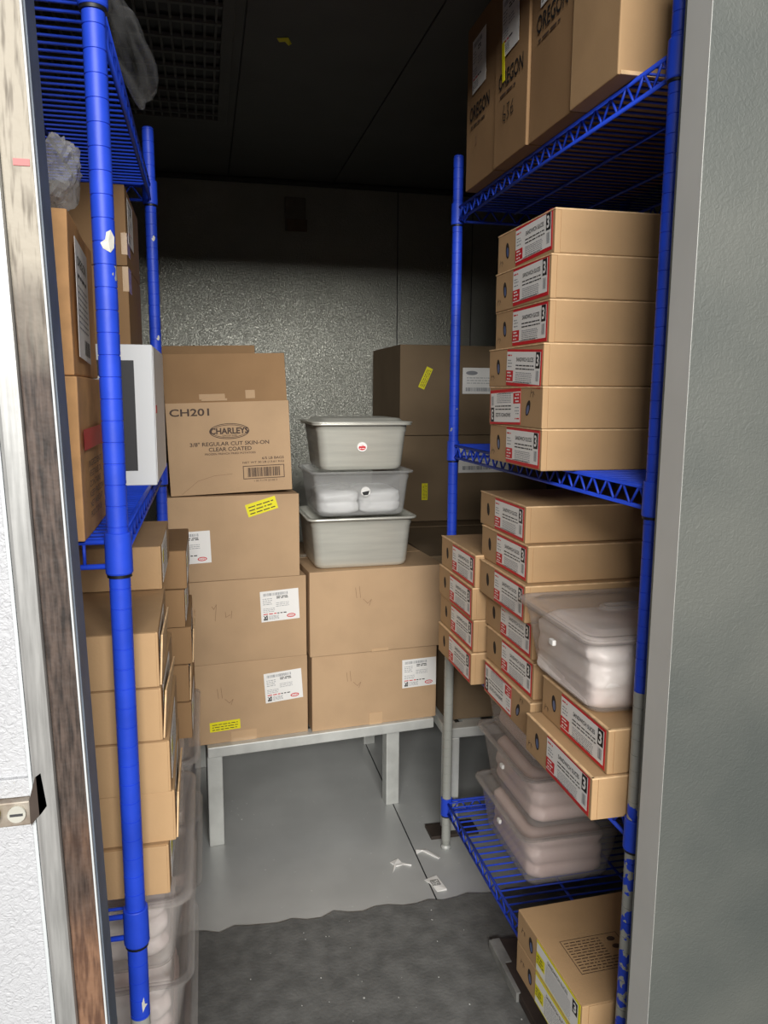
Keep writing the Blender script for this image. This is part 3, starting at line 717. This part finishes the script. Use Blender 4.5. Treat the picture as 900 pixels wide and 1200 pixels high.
for i in range(4):
    d = YT[i+1]-YT[i]-0.003; wdt = 0.40; hh = 0.345
    t = thing('carton', nmT[i], 'box', (0.598+0.004*(i % 2)+wdt/2, YT[i]+d/2, zt), 0.0, 'brown cartons on the top right shelf')
    carton_body(t, wdt, d, hh, KRAFT_D if i else KRAFT, dent=0.0015)
    s = Sheet()
    if i == 0: script_strokes(s, 0.045, 0.165, 1.7, BLACK)
    else:
        s.text('OREGON', 0.022, 0.175 if i == 1 else 0.14, 0.125, 0.030, BLACK, 1, .015); s.words(0.03, 0.12, (0.16 if i == 1 else 0.125), 0.007, INK, 1, rr(i))
        if i == 2: script_strokes(s, 0.05, 0.075, 1.5, BLACK)
        if i == 3:
            s2 = Sheet(); s2.text('3', 0.06, 0.085, 0.010, 0.02, PEN, 1); put('pen_mark', s2.mesh('pen_mark'), t, '-X', (-wdt/2-0.0022, d/2-0.008, 0.0))
    put('print', s.mesh('print'), t, '-X', (-wdt/2-0.0022, d/2-0.008, 0.0))
    if i in (1, 2, 3): put('label', shipping_label(0.085, 0.11, seed=20+i), t, '-X', (-wdt/2-0.0024, d/2-0.045, 0.215 if i == 1 else 0.195), 0.04)
    if i == 2:
        s = Sheet(); s.card(0, 0, 0.013, 0.075, YELLOW, 1); put('yellow_strip', s.mesh('yellow_strip'), t, '-X', (-wdt/2-0.0030, 0.055-0.02, 0.15), 0.1)
    if i == 0:
        bm = bmesh.new(); abox(bm, -wdt/2+0.004, -d/2-0.0022, 0.0, wdt/2, -d/2+0.001, 0.006, 0, 0.001); fin('bottom_fold', bm, KRAFT_E, t)

# ------------------------------------------------------------------ pans and containers
def pan_mesh(name, w, d, h, m, parent, tap=0.018, r=0.03, rim=0.010, th=0.0022):
    bm = bmesh.new()
    def lp(g, z, rad): return [(x, y, z) for x, y in rrect(w-2*g, d-2*g, max(rad, 0.006))]
    L = [lp(rim, h-0.005, r*.8), lp(0, h-0.006, r), lp(0, h-0.001, r), lp(0.001, h, r), lp(rim, h, r*.8)]
    # outer skin from underside of rim to the floor, then inner skin back up
    outer = [lp(rim, h-0.005, r*.8), lp(rim+0.001, h-0.022, r*.8), lp(rim+0.003, h-0.026, r*.8), lp(rim+tap, 0.014, r*.8), lp(rim+tap+0.004, 0.004, r*.8), lp(rim+tap+0.014, 0.0, r*.6)]
    inner = [lp(rim+tap+0.014, th, r*.5), lp(rim+tap+0.004+th, 0.004+th, r*.7), lp(rim+tap+th, 0.014, r*.75), lp(rim+0.003+th, h-0.026, r*.75), lp(rim+0.001+th, h-0.022, r*.75), lp(rim, h, r*.8)]
    loft(bm, L); loft(bm, outer, capb=False); loft(bm, inner)
    bm.faces.new([bm.verts.new((x, y, 0.0)) for x, y, _ in outer[-1]][::-1]); bm.faces.new([bm.verts.new((x, y, th)) for x, y, _ in inner[0]])
    bmesh.ops.remove_doubles(bm, verts=bm.verts, dist=0.00005)
    bmesh.ops.recalc_face_normals(bm, faces=bm.faces)
    return fin(name, bm, m, parent)
def lid_mesh(w, d, m, parent, z, handle=True):
    bm = bmesh.new()
    def lp(g, zz, rad): return [(x, y, zz) for x, y in rrect(w-2*g, d-2*g, rad)]
    loft(bm, [lp(0, z-0.006, .03), lp(-0.001, z-0.001, .03), lp(0, z+0.002, .03), lp(0.010, z+0.003, .026), lp(0.014, z+0.0, .024), lp(0.024, z-0.001, .02), lp(0.030, z+0.006, .018), lp(0.036, z+0.007, .016)], capb=True)
    l = fin('lid', bm, m, parent)
    if handle:
        bm = bmesh.new(); loft(bm, [[(x, y, z+0.0065) for x, y in rrect(0.11, 0.035, .016)], [(x, y, z+0.013) for x, y in rrect(0.104, 0.030, .014)], [(x, y, z+0.0135) for x, y in rrect(0.09, 0.020, .009)], [(x, y, z+0.0075) for x, y in rrect(0.084, 0.014, .006)]], capb=True)
        fin('handle', bm, m, l)
    return l
def lump(name, w, d, h, m, seed, amp=0.006, layers=3):
    """stack of wrapped food: a rounded block with creased layers"""
    bm = bmesh.new(); nz = 20; loops = []
    n = 12
    for k in range(nz+1):
        f = k/nz; z = h*f
        g = 0.012*(1-min(1, min(f, 1-f)*6))**2 + 0.0045*(1-abs(math.sin(f*layers*PI+0.8*noise.noise(Vector((seed, f*3, 0))))))**2
        lp = []
        for x, y in rrect(w-2*g, d-2*g, 0.03, n):
            q = (noise.noise(Vector((x*18+seed, y*18, z*34)))+0.5*noise.noise(Vector((x*50+seed, y*50, z*70))))*amp; L = math.hypot(x, y) or 1
            lp.append((x+x/L*q, y+y/L*q, z+noise.noise(Vector((x*12, y*12+seed, 3)))*amp*0.8*f))
        loops.append(lp)
    # crown
    for g in (0.03, 0.07, 0.11):
        lp = [(x, y, h+noise.noise(Vector((x*20+seed, y*20, 1)))*amp) for x, y in rrect(max(w-2*g, .02), max(d-2*g, .02), 0.02 if g < .1 else .009, n)]
        loops.append(lp)
    loft(bm, loops, capa=True, capb=True)
    return fin(name, bm, m, None, True)

def container(loc, w, d, h, label, group, clear=True, lid=False, rz=0, seed=0, handle=True):
    t = thing('food_container', label, 'container', loc, rz, group)
    pan_mesh('pan', w, d, h-(0.008 if lid else 0), CLEAR if clear else STEEL, t)
    # small moulded stud on the aisle side
    if clear:
        bm = bmesh.new(); abox(bm, -w/2+0.006, -0.008, h*0.6, -w/2+0.013, 0.008, h*0.6+0.010, 0, 0.002); fin('stud', bm, PAPER, t)
    if lid: lid_mesh(w+0.004, d+0.004, CLEARLID, t, h-(0.004 if handle else 0.0085), handle)
    return t
GE = 'clear food containers stacked on the bottom right shelf'
nmE = ['lowest clear container of pale food on the bottom right shelf', 'middle clear container of pale food on the bottom right shelf', 'top clear container of the stack under the jutting boxes']
for i in range(3):
    cx, cy, cz = 0.665+0.135, 1.505+0.17, SR[3]+i*0.1475
    container((cx, cy-0.008*i, cz), 0.265, 0.335, 0.146, nmE[i], GE, lid=True, handle=False)
    o = lump('sliced_meat', 0.19, 0.26, 0.115, MEAT2, 10+i); o.location = (cx, cy-0.008*i, cz+0.004)
    tag(o, ['pinkish wrapped food inside the lowest right container', 'pinkish wrapped food inside the middle right container', 'pinkish wrapped food inside the top container of the right stack'][i], 'food', 'wrapped food in the clear containers')
cG = (0.560+0.150, 1.050+0.1425, SR[2]+0.1462)
container(cG, 0.30, 0.285, 0.140, 'clear lidded container of pale food on the two front boxes', None, lid=True)
o = lump('sliced_meat', 0.245, 0.232, 0.112, MEAT, 31, 0.009, 3); o.location = (cG[0], cG[1], cG[2]+0.004)
tag(o, 'pale pink wrapped slices inside the lidded container by the front post', 'food', 'wrapped food in the clear containers')

GN = 'clear food containers stacked on the bottom left shelf'
for j, (yy, nm) in enumerate(((1.065, 'front'), (1.50, 'rear'))):
    for i in range(3):
        cx, cy, cz = -0.040-0.165+0.006*j, yy+0.20, SL[3]+i*0.139
        t = container((cx, cy, cz), 0.33, 0.40, 0.137, '%s clear container of the %s stack under the lower left shelf' % (['lowest', 'middle', 'topmost'][i], nm), GN, lid=(i == 2), handle=False)
        o = lump('sliced_meat', 0.25, 0.31, 0.10, MEAT if i else MEAT2, 50+i+7*j, 0.008); o.location = (cx, cy, cz+0.004)
        tag(o, 'pale wrapped food inside the %s container of the %s left stack' % (['lowest', 'middle', 'topmost'][i], nm), 'food', 'wrapped food in the clear containers')

# ------------------------------------------------------------------ benches at the back
BA = math.atan2(0.13, 0.58)
BZ = 0.33
def bench(name, label, origin, rz, w, d, z, legs, sl=5):
    t = thing(name, label, 'bench', origin, rz)
    bm = bmesh.new(); q = 0.042
    abox(bm, 0, 0, z-0.03, w, q, z, 0, 0.003); fin('front_rail', bm, GALV, t)
    bm = bmesh.new(); abox(bm, 0, d-q, z-0.03, w, d, z, 0, 0.003); fin('back_rail', bm, GALV, t)
    for x in (0, w-q):
        bm = bmesh.new(); abox(bm, x, q, z-0.03, x+q, d-q, z, 0, 0.003); fin('side_rail', bm, GALV, t)
    for i in range(sl):
        x = q+(w-2*q)*(i+0.5)/sl; bm = bmesh.new(); abox(bm, x-0.03, q, z-0.016, x+0.03, d-q, z-0.001, 0, 0.002); fin('slat', bm, GALV, t)
    for (x, y) in legs:
        bm = bmesh.new(); abox(bm, x, y, 0, x+q, y+q, z-0.0295, 0, 0.003); fin('leg', bm, GALV, t)
    return t
bench('dunnage_bench', 'pale metal bench carrying the stacked fry cartons', (-0.020, 2.030, 0), 0.098, 0.655, 0.60, BZ, [(0.004, 0.07), (0.552, 0.13), (0.004, 0.558), (0.61, 0.558)])
b2 = bench('dunnage_bench', 'second metal bench behind the right rack under the tall carton', (0.646, 2.020, 0), 0, 0.72, 1.34, 0.326, [(0, 0), (0.678, 0), (0, 1.298), (0.678, 1.298)], sl=6)
bm = bmesh.new(); abox(bm, -0.045, -0.02, 0, 0.10, 0.05, 0.010, 0, 0.002); fin('foot_plate', bm, DARKMETAL, b2)

# fry cartons
def px(pxl, pyl, Z):
    d = FWD + RGT*((pxl-450)/914) + DWN*((pyl-600)/914); k = (Z-1.28)/d.z; return Vector((0, 0, 1.28)) + d*k
FB = [ # near-left bottom corner, width, height, angle
]
def fry_carton(x, y, z, w, h, rz, label, group, d=0.44, m=KRAFT_B, deco=None, seed=1):
    c = Vector((w/2, d/2, 0)); c.rotate(Matrix.Rotation(rz, 3, 'Z').to_euler())
    t = thing('fry_carton', label, 'box', (x+c.x, y+c.y, z), rz, group)
    carton_body(t, w, d, h-0.001, m)
    bm = bmesh.new(); abox(bm, -w/2+0.004, -0.025, h-0.0012, w/2-0.004, 0.025, h-0.0004, 0); fin('tape', bm, TAPE, t)
    if deco: deco(t, w, d, h)
    return t
FL_ = shipping_label(0.105, 0.085, True, 1)
def yellow_sticker(w, h, seed):
    s = Sheet(); s.card(0, 0, w, h, YELLOW, 1); r = rr(seed)
    L_, S_ = max(w, h), min(w, h)
    for i in range(3): s.words(w*.08, w*.92, h*(.16+.26*i), h*.13, INK, 2, r)
    return s.mesh('sticker')
def pen(t, w, d, x, y, k=1.0, v=0):
    s = Sheet()
    if v == 0:
        s.stroke([(0, .04*k), (.005*k, .032*k), (.012*k, .045*k), (.008*k, .0)], .0011, PEN, 1); s.stroke([(.035*k, .022*k), (.036*k, .008*k), (.048*k, .014*k)], .0011, PEN, 1); s.stroke([(.052*k, .024*k), (.050*k, .004*k)], .0011, PEN, 1)
    else:
        s.stroke([(0, .045*k), (.003*k, .018*k)], .0011, PEN, 1); s.stroke([(.010*k, .048*k), (.013*k, .018*k)], .0011, PEN, 1); s.stroke([(.02*k, .014*k), (.032*k, .002*k), (.042*k, .012*k), (.036*k, -.004*k)], .0011, PEN, 1)
    put('pen_mark', s.mesh('pen_mark'), t, '-Y', (x, -d/2-0.0002, y), 0)
H3 = 0.226; HR = 0.227
def dA(t, w, d, h):
    put('label', FL_, t, '-Y', (w/2-0.118, -d/2-0.0002, 0.098), 0.06); pen(t, w, d, -w/2+0.08, 0.11, 1, 1)
    put('sticker', yellow_sticker(0.082, 0.027, 3), t, '-Y', (-w/2+0.058, -d/2-0.0003, 0.034), 0.03, 'small yellow date sticker')
    bm = bmesh.new(); abox(bm, w/2-0.215, -d/2-0.0012, 0, w/2-0.145, -d/2+0.001, 0.03, 0, 0.0003); fin('tape_end', bm, TAPE, t)
def dB(t, w, d, h):
    put('label', FL_, t, '-Y', (w/2-0.124, -d/2-0.0002, 0.105), 0.04); pen(t, w, d, -w/2+0.08, 0.12, 1, 0)
def dC(t, w, d, h):
    put('label', FL_, t, '-Y', (-w/2-0.012+0.014, -d/2-0.0002, 0.048), 0.03)
    put('sticker', yellow_sticker(0.082, 0.034, 5), t, '-Y', (w/2-0.135, -d/2-0.0003, 0.166), 0.28, 'tilted yellow date sticker')
def dD(t, w, d, h):
    put('label', FL_, t, '-Y', (w/2-0.106, -d/2-0.0002, 0.098), 0.01); pen(t, w, d, -w/2+0.1, 0.12, 1, 1)
    bm = bmesh.new(); abox(bm, -0.02, -d/2-0.0012, 0, 0.02, -d/2+0.001, 0.035, 0, 0.0003); fin('tape_end', bm, TAPE, t)
def dE(t, w, d, h):
    pen(t, w, d, -w/2+0.13, 0.14, 1.1, 1)
    bm = bmesh.new(); abox(bm, -0.02, -d/2-0.0012, 0, 0.03, -d/2+0.001, 0.008, 0, 0.0003); fin('tape_end', bm, TAPE, t)
GF = 'fry cartons stacked on the bench'
pl = px(221, 876, BZ); pr = px(361, 857, BZ); W1 = (pr-pl).length; A1 = math.atan2(pr.y-pl.y, pr.x-pl.x)
fry_carton(pl.x, pl.y, BZ, W1, H3, A1, 'bottom left fry carton on the bench with small yellow sticker', GF, deco=dA)
fry_carton(pl.x-0.008, pl.y-0.004, BZ+H3, W1+0.006, H3+0.003, A1-0.005, 'middle left fry carton with white label at upper right', GF, deco=dB)
fry_carton(pl.x-0.032, pl.y-0.006, BZ+2*H3+0.003, W1+0.012, H3, A1-0.02, 'upper left fry carton with tilted yellow sticker', GF, deco=dC)
pl2 = px(364.5, 858, BZ); pr2 = px(509, 839, BZ); W2 = (pr2-pl2).length; A2 = math.atan2(pr2.y-pl2.y, pr2.x-pl2.x)
fry_carton(pl2.x+0.004, pl2.y, BZ, W2, HR-0.004, A2, 'bottom right fry carton on the bench with white label', GF, deco=dD)
fry_carton(pl2.x-0.002, pl2.y-0.012, BZ+HR-0.004, W2+0.02, HR+0.014, A2-0.01, 'unlabelled fry carton directly under the stacked steel pans', GF, deco=dE)

# open CH201 carton
def open_carton():
    zb = BZ+3*H3+0.004; w, d, h = 0.314, 0.42, 0.236
    x, y = pl.x-0.022, pl.y+0.002; rz = A1-0.02
    c = Vector((w/2, d/2, 0)); c.rotate(Matrix.Rotation(rz, 3, 'Z').to_euler())
    t = thing('open_fry_carton', 'open empty CH201 fry carton with raised flaps on top of the left stack', 'box', (x+c.x, y+c.y, zb+0.0045), rot=(0, -0.03, rz))
    th = 0.004
    bm = bmesh.new()
    abox(bm, -w/2, -d/2, 0, w/2, -d/2+th, h, 0, 0.001); abox(bm, -w/2, d/2-th, 0, w/2, d/2, h, 0, 0.001)
    abox(bm, -w/2, -d/2+th, 0, -w/2+th, d/2-th, h, 0, 0.001); abox(bm, w/2-th, -d/2+th, 0, w/2, d/2-th, h, 0, 0.001); abox(bm, -w/2+th, -d/2+th, 0, w/2-th, d/2-th, th, 0)
    fin('carton', bm, KRAFT_B, t)
    bm = bmesh.new(); abox(bm, -w/2, 0, 0, w/2-0.004, th, 0.124, 0, 0.001)
    # torn strips left by the glue on the flap
    abox(bm, -w/2+0.085, -0.0015, 0.008, -w/2+0.15, 0.001, 0.022, 1, 0.0008); abox(bm, -w/2+0.09, -0.003, 0.004, -w/2+0.155, 0.001, 0.010, 1, 0.0008); abox(bm, 0.045, -0.002, 0.008, 0.07, 0.001, 0.03, 1, 0.001)
    f = fin('front_flap', bm, [KRAFT_D, KRAFT_B], t); f.location = (0, -d/2, h-0.001); f.rotation_euler = (-0.10, 0, 0); f['label'] = 'raised front flap with torn glue strips'
    bm = bmesh.new(); abox(bm, -w/2, -th, 0, w/2-0.02, 0, 0.165, 0, 0.001); f = fin('back_flap', bm, KRAFT_D, t); f.location = (0, d/2, h-0.001); f.rotation_euler = (-0.05, 0, 0)
    bm = bmesh.new(); abox(bm, -0.004, -d/2+0.01, 0, 0, d/2-0.01, 0.10, 0, 0.001); f = fin('side_flap', bm, KRAFT_D, t); f.location = (w/2-0.002, 0, h-0.003); f.rotation_euler = (0, 2.4, 0)
    f.rotation_euler = (0, -1.9, 0)
    bm = bmesh.new(); abox(bm, 0, -d/2+0.01, 0, 0.004, d/2-0.01, 0.10, 0, 0.001); f = fin('side_flap', bm, KRAFT_D, t); f.location = (-w/2+0.002, 0, h-0.003); f.rotation_euler = (0, 1.9, 0)
    s = Sheet(); r = rr(3)
    s.text('CH201', 0.010, 0.226, 0.106, 0.021, INK, 1, .02)
    cx, cy = 0.168, 0.180
    s.ell(cx, cy, 0.055, 0.0225, INK, 1, 40); s.ell(cx, cy, 0.0525, 0.0205, KRAFT_B, 2, 40); s.ell(cx, cy, 0.050, 0.0185, INK, 3, 40); s.ell(cx, cy, 0.048, 0.0170, KRAFT_B, 4, 40)
    s.text('CHARLEYS', cx, cy-0.008, 0.106, 0.018, INK, 5, .035, True)
    s.text('GRILLED SUBS', cx, cy-0.0145, 0.04, 0.004, INK, 5, .01, True)
    s.text('3/8" REGULAR CUT SKIN-ON', 0.168, 0.139, 0.218, 0.0115, INK, 1, .015, True)
    s.text('CLEAR COATED', 0.168, 0.123, 0.118, 0.0115, INK, 1, .015, True)
    s.text('FROZEN FRENCH FRIED POTATOES', 0.168, 0.113, 0.14, 0.0055, INK, 1, .01, True)
    s.text('6/5 LB BAGS', 0.255, 0.094, 0.062, 0.0075, INK, 1, .01)
    s.text('NET WT 30 LB (13.61 KG)', 0.200, 0.082, 0.117, 0.0075, INK, 1, .01)
    s.frame(0.200, 0.038, 0.317, 0.077, 0.002, INK, 1); s.bars(0.212, 0.044, 0.306, 0.071, INK, 1, 34, r)
    s.text('1 00 71179 20100 3', 0.23, 0.029, 0.065, 0.0055, INK, 1)
    pts = [(0.03, 0.004), (0.05, 0.02), (0.075, 0.04), (0.12, 0.053), (0.17, 0.056)]
    s.stroke(pts, 0.0008, PEN, 1)
    q = put('front_print', s.mesh('front_print'), t, '-Y', (-w/2, -d/2-0.0003, 0)); q.scale = (0.93, 0.895, 1)
open_carton()

# pans on the right fry stack
ztop = BZ+HR-0.004+HR+0.014
q = px(421, 664, ztop)
def steel_pan(loc, w, d, h, label, sticker=False, lid=False):
    t = thing('steel_pan', label, 'pan', loc, A2*0.4, 'pans stacked on the right fry cartons')
    pan_mesh('pan', w, d, h, STEEL, t, tap=0.012, r=0.03, rim=0.012)
    if lid:
        bm = bmesh.new()
        def lp(g, zz, rad): return [(x, y, zz) for x, y in rrect(w-2*g, d-2*g, rad)]
        loft(bm, [lp(-0.002, h, .03), lp(-0.002, h+0.003, .03), lp(0.02, h+0.004, .025), lp(0.03, h+0.012, .02), lp(0.05, h+0.013, .012)], capb=True, capa=True)
        fin('lid', bm, STEEL, t)
    if sticker:
        s = Sheet(); s.ell(0, 0, 0.014, 0.013, PAPER, 1); s.ell(0, -0.002, 0.010, 0.007, RED, 2); s.words(-0.007, 0.007, 0.002, 0.003, PAPER, 3); s.words(-0.007, 0.007, -0.005, 0.003, PAPER, 3)
        put('round_sticker', s.mesh('round_sticker'), t, '-Y', (-0.003, -d/2+0.0150, h*0.5), 0)
    return t
PW, PD = 0.300, 0.25
P0 = Vector((q.x, q.y+0.095, ztop))
steel_pan((P0.x+0.002, P0.y, ztop), 0.312, PD+0.02, 0.144, 'lowest steel pan standing on the unlabelled fry carton')
t = thing('clear_pan', 'clear pan holding white bagged food between the two steel pans', 'pan', (P0.x+0.002, P0.y, ztop+0.145), A2*0.4, 'pans stacked on the right fry cartons')
pan_mesh('pan', 0.292, PD+0.012, 0.126, mat_clear('cloudy_plastic', (0.95, 0.95, 0.95, 1), 0.14, 0.2, lin(222, 222, 220)), t, tap=0.012, r=0.03, rim=0.010)
s = Sheet(); s.ell(0, 0, 0.013, 0.013, PAPER, 1); s.poly([(-.011, -.002), (.011, .002), (.007, -.010), (-.006, -.011)], BLACK, 2)
put('round_sticker', s.mesh('round_sticker'), t, '-Y', (0.008, -(PD+0.012)/2+0.0165, 0.07), 0)
for k, (dx, sd) in enumerate(((-0.058, 3), (0.062, 9))):
    o = lump('bagged_food', 0.116, 0.19, 0.066, WHITEBAG, sd, 0.007, 2); o.location = (P0.x+0.002+dx, P0.y+0.002+dx*0.04, ztop+0.145+0.0035)
    tag(o, ['left white plastic bag of food inside the clear pan', 'right white plastic bag of food inside the clear pan'][k], 'food bag', 'white bags in the clear pan')
steel_pan((P0.x+0.004, P0.y, ztop+0.272), 0.280, PD, 0.130, 'top steel pan with lid and round red sticker', True, True)

# tall cartons on the second bench, shade mixed into their card colour
TALLM = mat('shade_toned_cardboard', lin(122, 104, 82), 0.85, 0, 5, 0.08, 0.12, 260, spec=0.2)
GT = 'tall cartons stacked at the right back'
def big(x, y, z, w, d, h, label, decos=()):
    t = thing('tall_carton', label, 'box', (x+w/2, y+d/2, z), 0, GT)
    carton_body(t, w, d, h-0.001, TALLM)
    for me, nm, lx, lz, ro in decos: put(nm, me, t, '-Y', (lx-w/2, -d/2-0.0003, lz), ro)
    return t
def plain_label(w, h, seed):
    s = Sheet(); r = rr(seed); s.card(0, 0, w, h, PAPER, 1); s.ell(w*.22, h*.8, w*.14, h*.08, GREYINK, 2)
    for i in range(3): s.words(w*.1, w*.9, h*(.6-.1*i), h*.04, GREYINK, 2, r)
    s.bars(w*.08, h*.1, w*.66, h*.24, GREYINK, 2, 30, r); return s.mesh('label')
big(0.664, 2.075, 0.327, 0.60, 0.215, 0.40, 'shaded carton at the near end of the second bench, beside the right back post')
big(0.668, 2.30, 0.327, 0.60, 0.52, 0.446, 'large shaded carton on the second bench, right of the stacked pans')
big(0.735, 2.835, 0.327, 0.62, 0.50, 0.446, 'shaded carton at the back supporting the two taller cartons')
big(0.728, 2.93, 0.775, 0.62, 0.50, 0.338, 'shaded tall carton with upright yellow strip, under the topmost carton', ((yellow_sticker(0.066, 0.024, 1), 'sticker', 0.115, 0.085, PI/2), (plain_label(0.21, 0.11, 2), 'label', 0.240, 0.19, 0)))
big(0.728, 2.93, 1.114, 0.62, 0.50, 0.345, 'topmost shaded carton against the back wall with slanted yellow strip', ((yellow_sticker(0.085, 0.026, 2), 'sticker', 0.095, 0.175, 1.15), (plain_label(0.17, 0.10, 3), 'label', 0.250, 0.16, 0)))

# ------------------------------------------------------------------ plastic bags at the upper left
def bag(loc, sx, sy, sz, seed, label, group, rot=(0, 0, 0), m=None, crease=0.10):
    bm = bmesh.new(); bmesh.ops.create_icosphere(bm, subdivisions=4, radius=1)
    for v in bm.verts:
        p = v.co.copy(); k = 1+0.35*noise.noise(p*1.5+Vector((seed, 0, 0)))+crease*abs(noise.noise(p*(3+crease*4)+Vector((0, seed, 0))))
        v.co = Vector((p.x*sx*k, p.y*sy*k, p.z*sz*k))
    o = fin('plastic_bag', bm, m or FILM, None, crease < .2); o.location = loc; o.rotation_euler = rot
    tag(o, label, 'plastic bag', group); return o
bag((-0.098, 1.36, 1.80), 0.030, 0.08, 0.075, 3, 'cloudy plastic bag drooping over the edge of the top left shelf', 'plastic bags at the upper left', (0, -0.3, 0))
bag((-0.168, 1.05, 1.535), 0.026, 0.05, 0.042, 9, 'crumpled clear plastic bag on top of the crumpled upper left carton', 'plastic bags at the upper left', (0, 0.3, 0), FILM2, 0.3)

# latch on the left exterior panel
t = thing('door_latch', 'worn steel latch with round key lock on the white panel', 'latch', (-0.290, 0.806, 0.89), 0)
t.location = (px(20, 940, 0.0)*0 + Vector((0, 0, 0)))
def pxy(pxl, pyl, Y):
    d = FWD + RGT*((pxl-450)/914) + DWN*((pyl-600)/914); k = Y/d.y; return Vector((0, 0, 1.28)) + d*k
t.location = pxy(20, 948, 0.8)+Vector((0, 0.004, 0))
d1 = bpy.data.objects['door_1']
bm = bmesh.new(); q = pxy(25, 190, 0.7995); abox(bm, q.x-0.007, 0.7990, q.z-0.003, q.x+0.007, 0.8002, q.z+0.003); fin('red_mark', bm, mat('faded_red_mark', lin(190, 110, 108), 0.6), d1)
bm = bmesh.new(); abox(bm, -0.028, -0.013, -0.014, 0.014, 0.003, 0.012, 0, 0.0015); fin('housing', bm, RUST, t)
bm = bmesh.new(); tube(bm, (0.002, -0.012, 0), (0.002, -0.0165, 0), 0.0085, 20); l = fin('key_lock', bm, STEEL, t)
bm = bmesh.new(); abox(bm, -0.004, -0.0175, -0.0012, 0.008, -0.0160, 0.0012); fin('keyway', bm, BLACKCARD, l)
bm = bmesh.new()
vs0 = [(0.014, -0.016), (0.014, 0.013), (0.0205, 0.036), (0.026, 0.040), (0.030, 0.004), (0.024, -0.004), (0.018, -0.010)]
a = [bm.verts.new((x, -0.012, z)) for x, z in vs0]; b = [bm.verts.new((x, 0.003, z)) for x, z in vs0]
bm.faces.new(a); bm.faces.new(b[::-1])
for i in range(len(vs0)): bm.faces.new((a[i], b[i], b[(i+1) % len(vs0)], a[(i+1) % len(vs0)]))
bmesh.ops.recalc_face_normals(bm, faces=bm.faces)
fin('strike', bm, DARKMETAL, t)
bm = bmesh.new(); tube(bm, (-0.024, -0.010, 0.002), (-0.024, -0.020, 0.002), 0.011, 18); fin('knob', bm, BRASS, t)
bm = bmesh.new(); abox(bm, -0.09, -0.004, 0.0125, 0.020, 0.003, 0.032, 0, 0.001); fin('cover_plate', bm, WALL_WHITE, t)
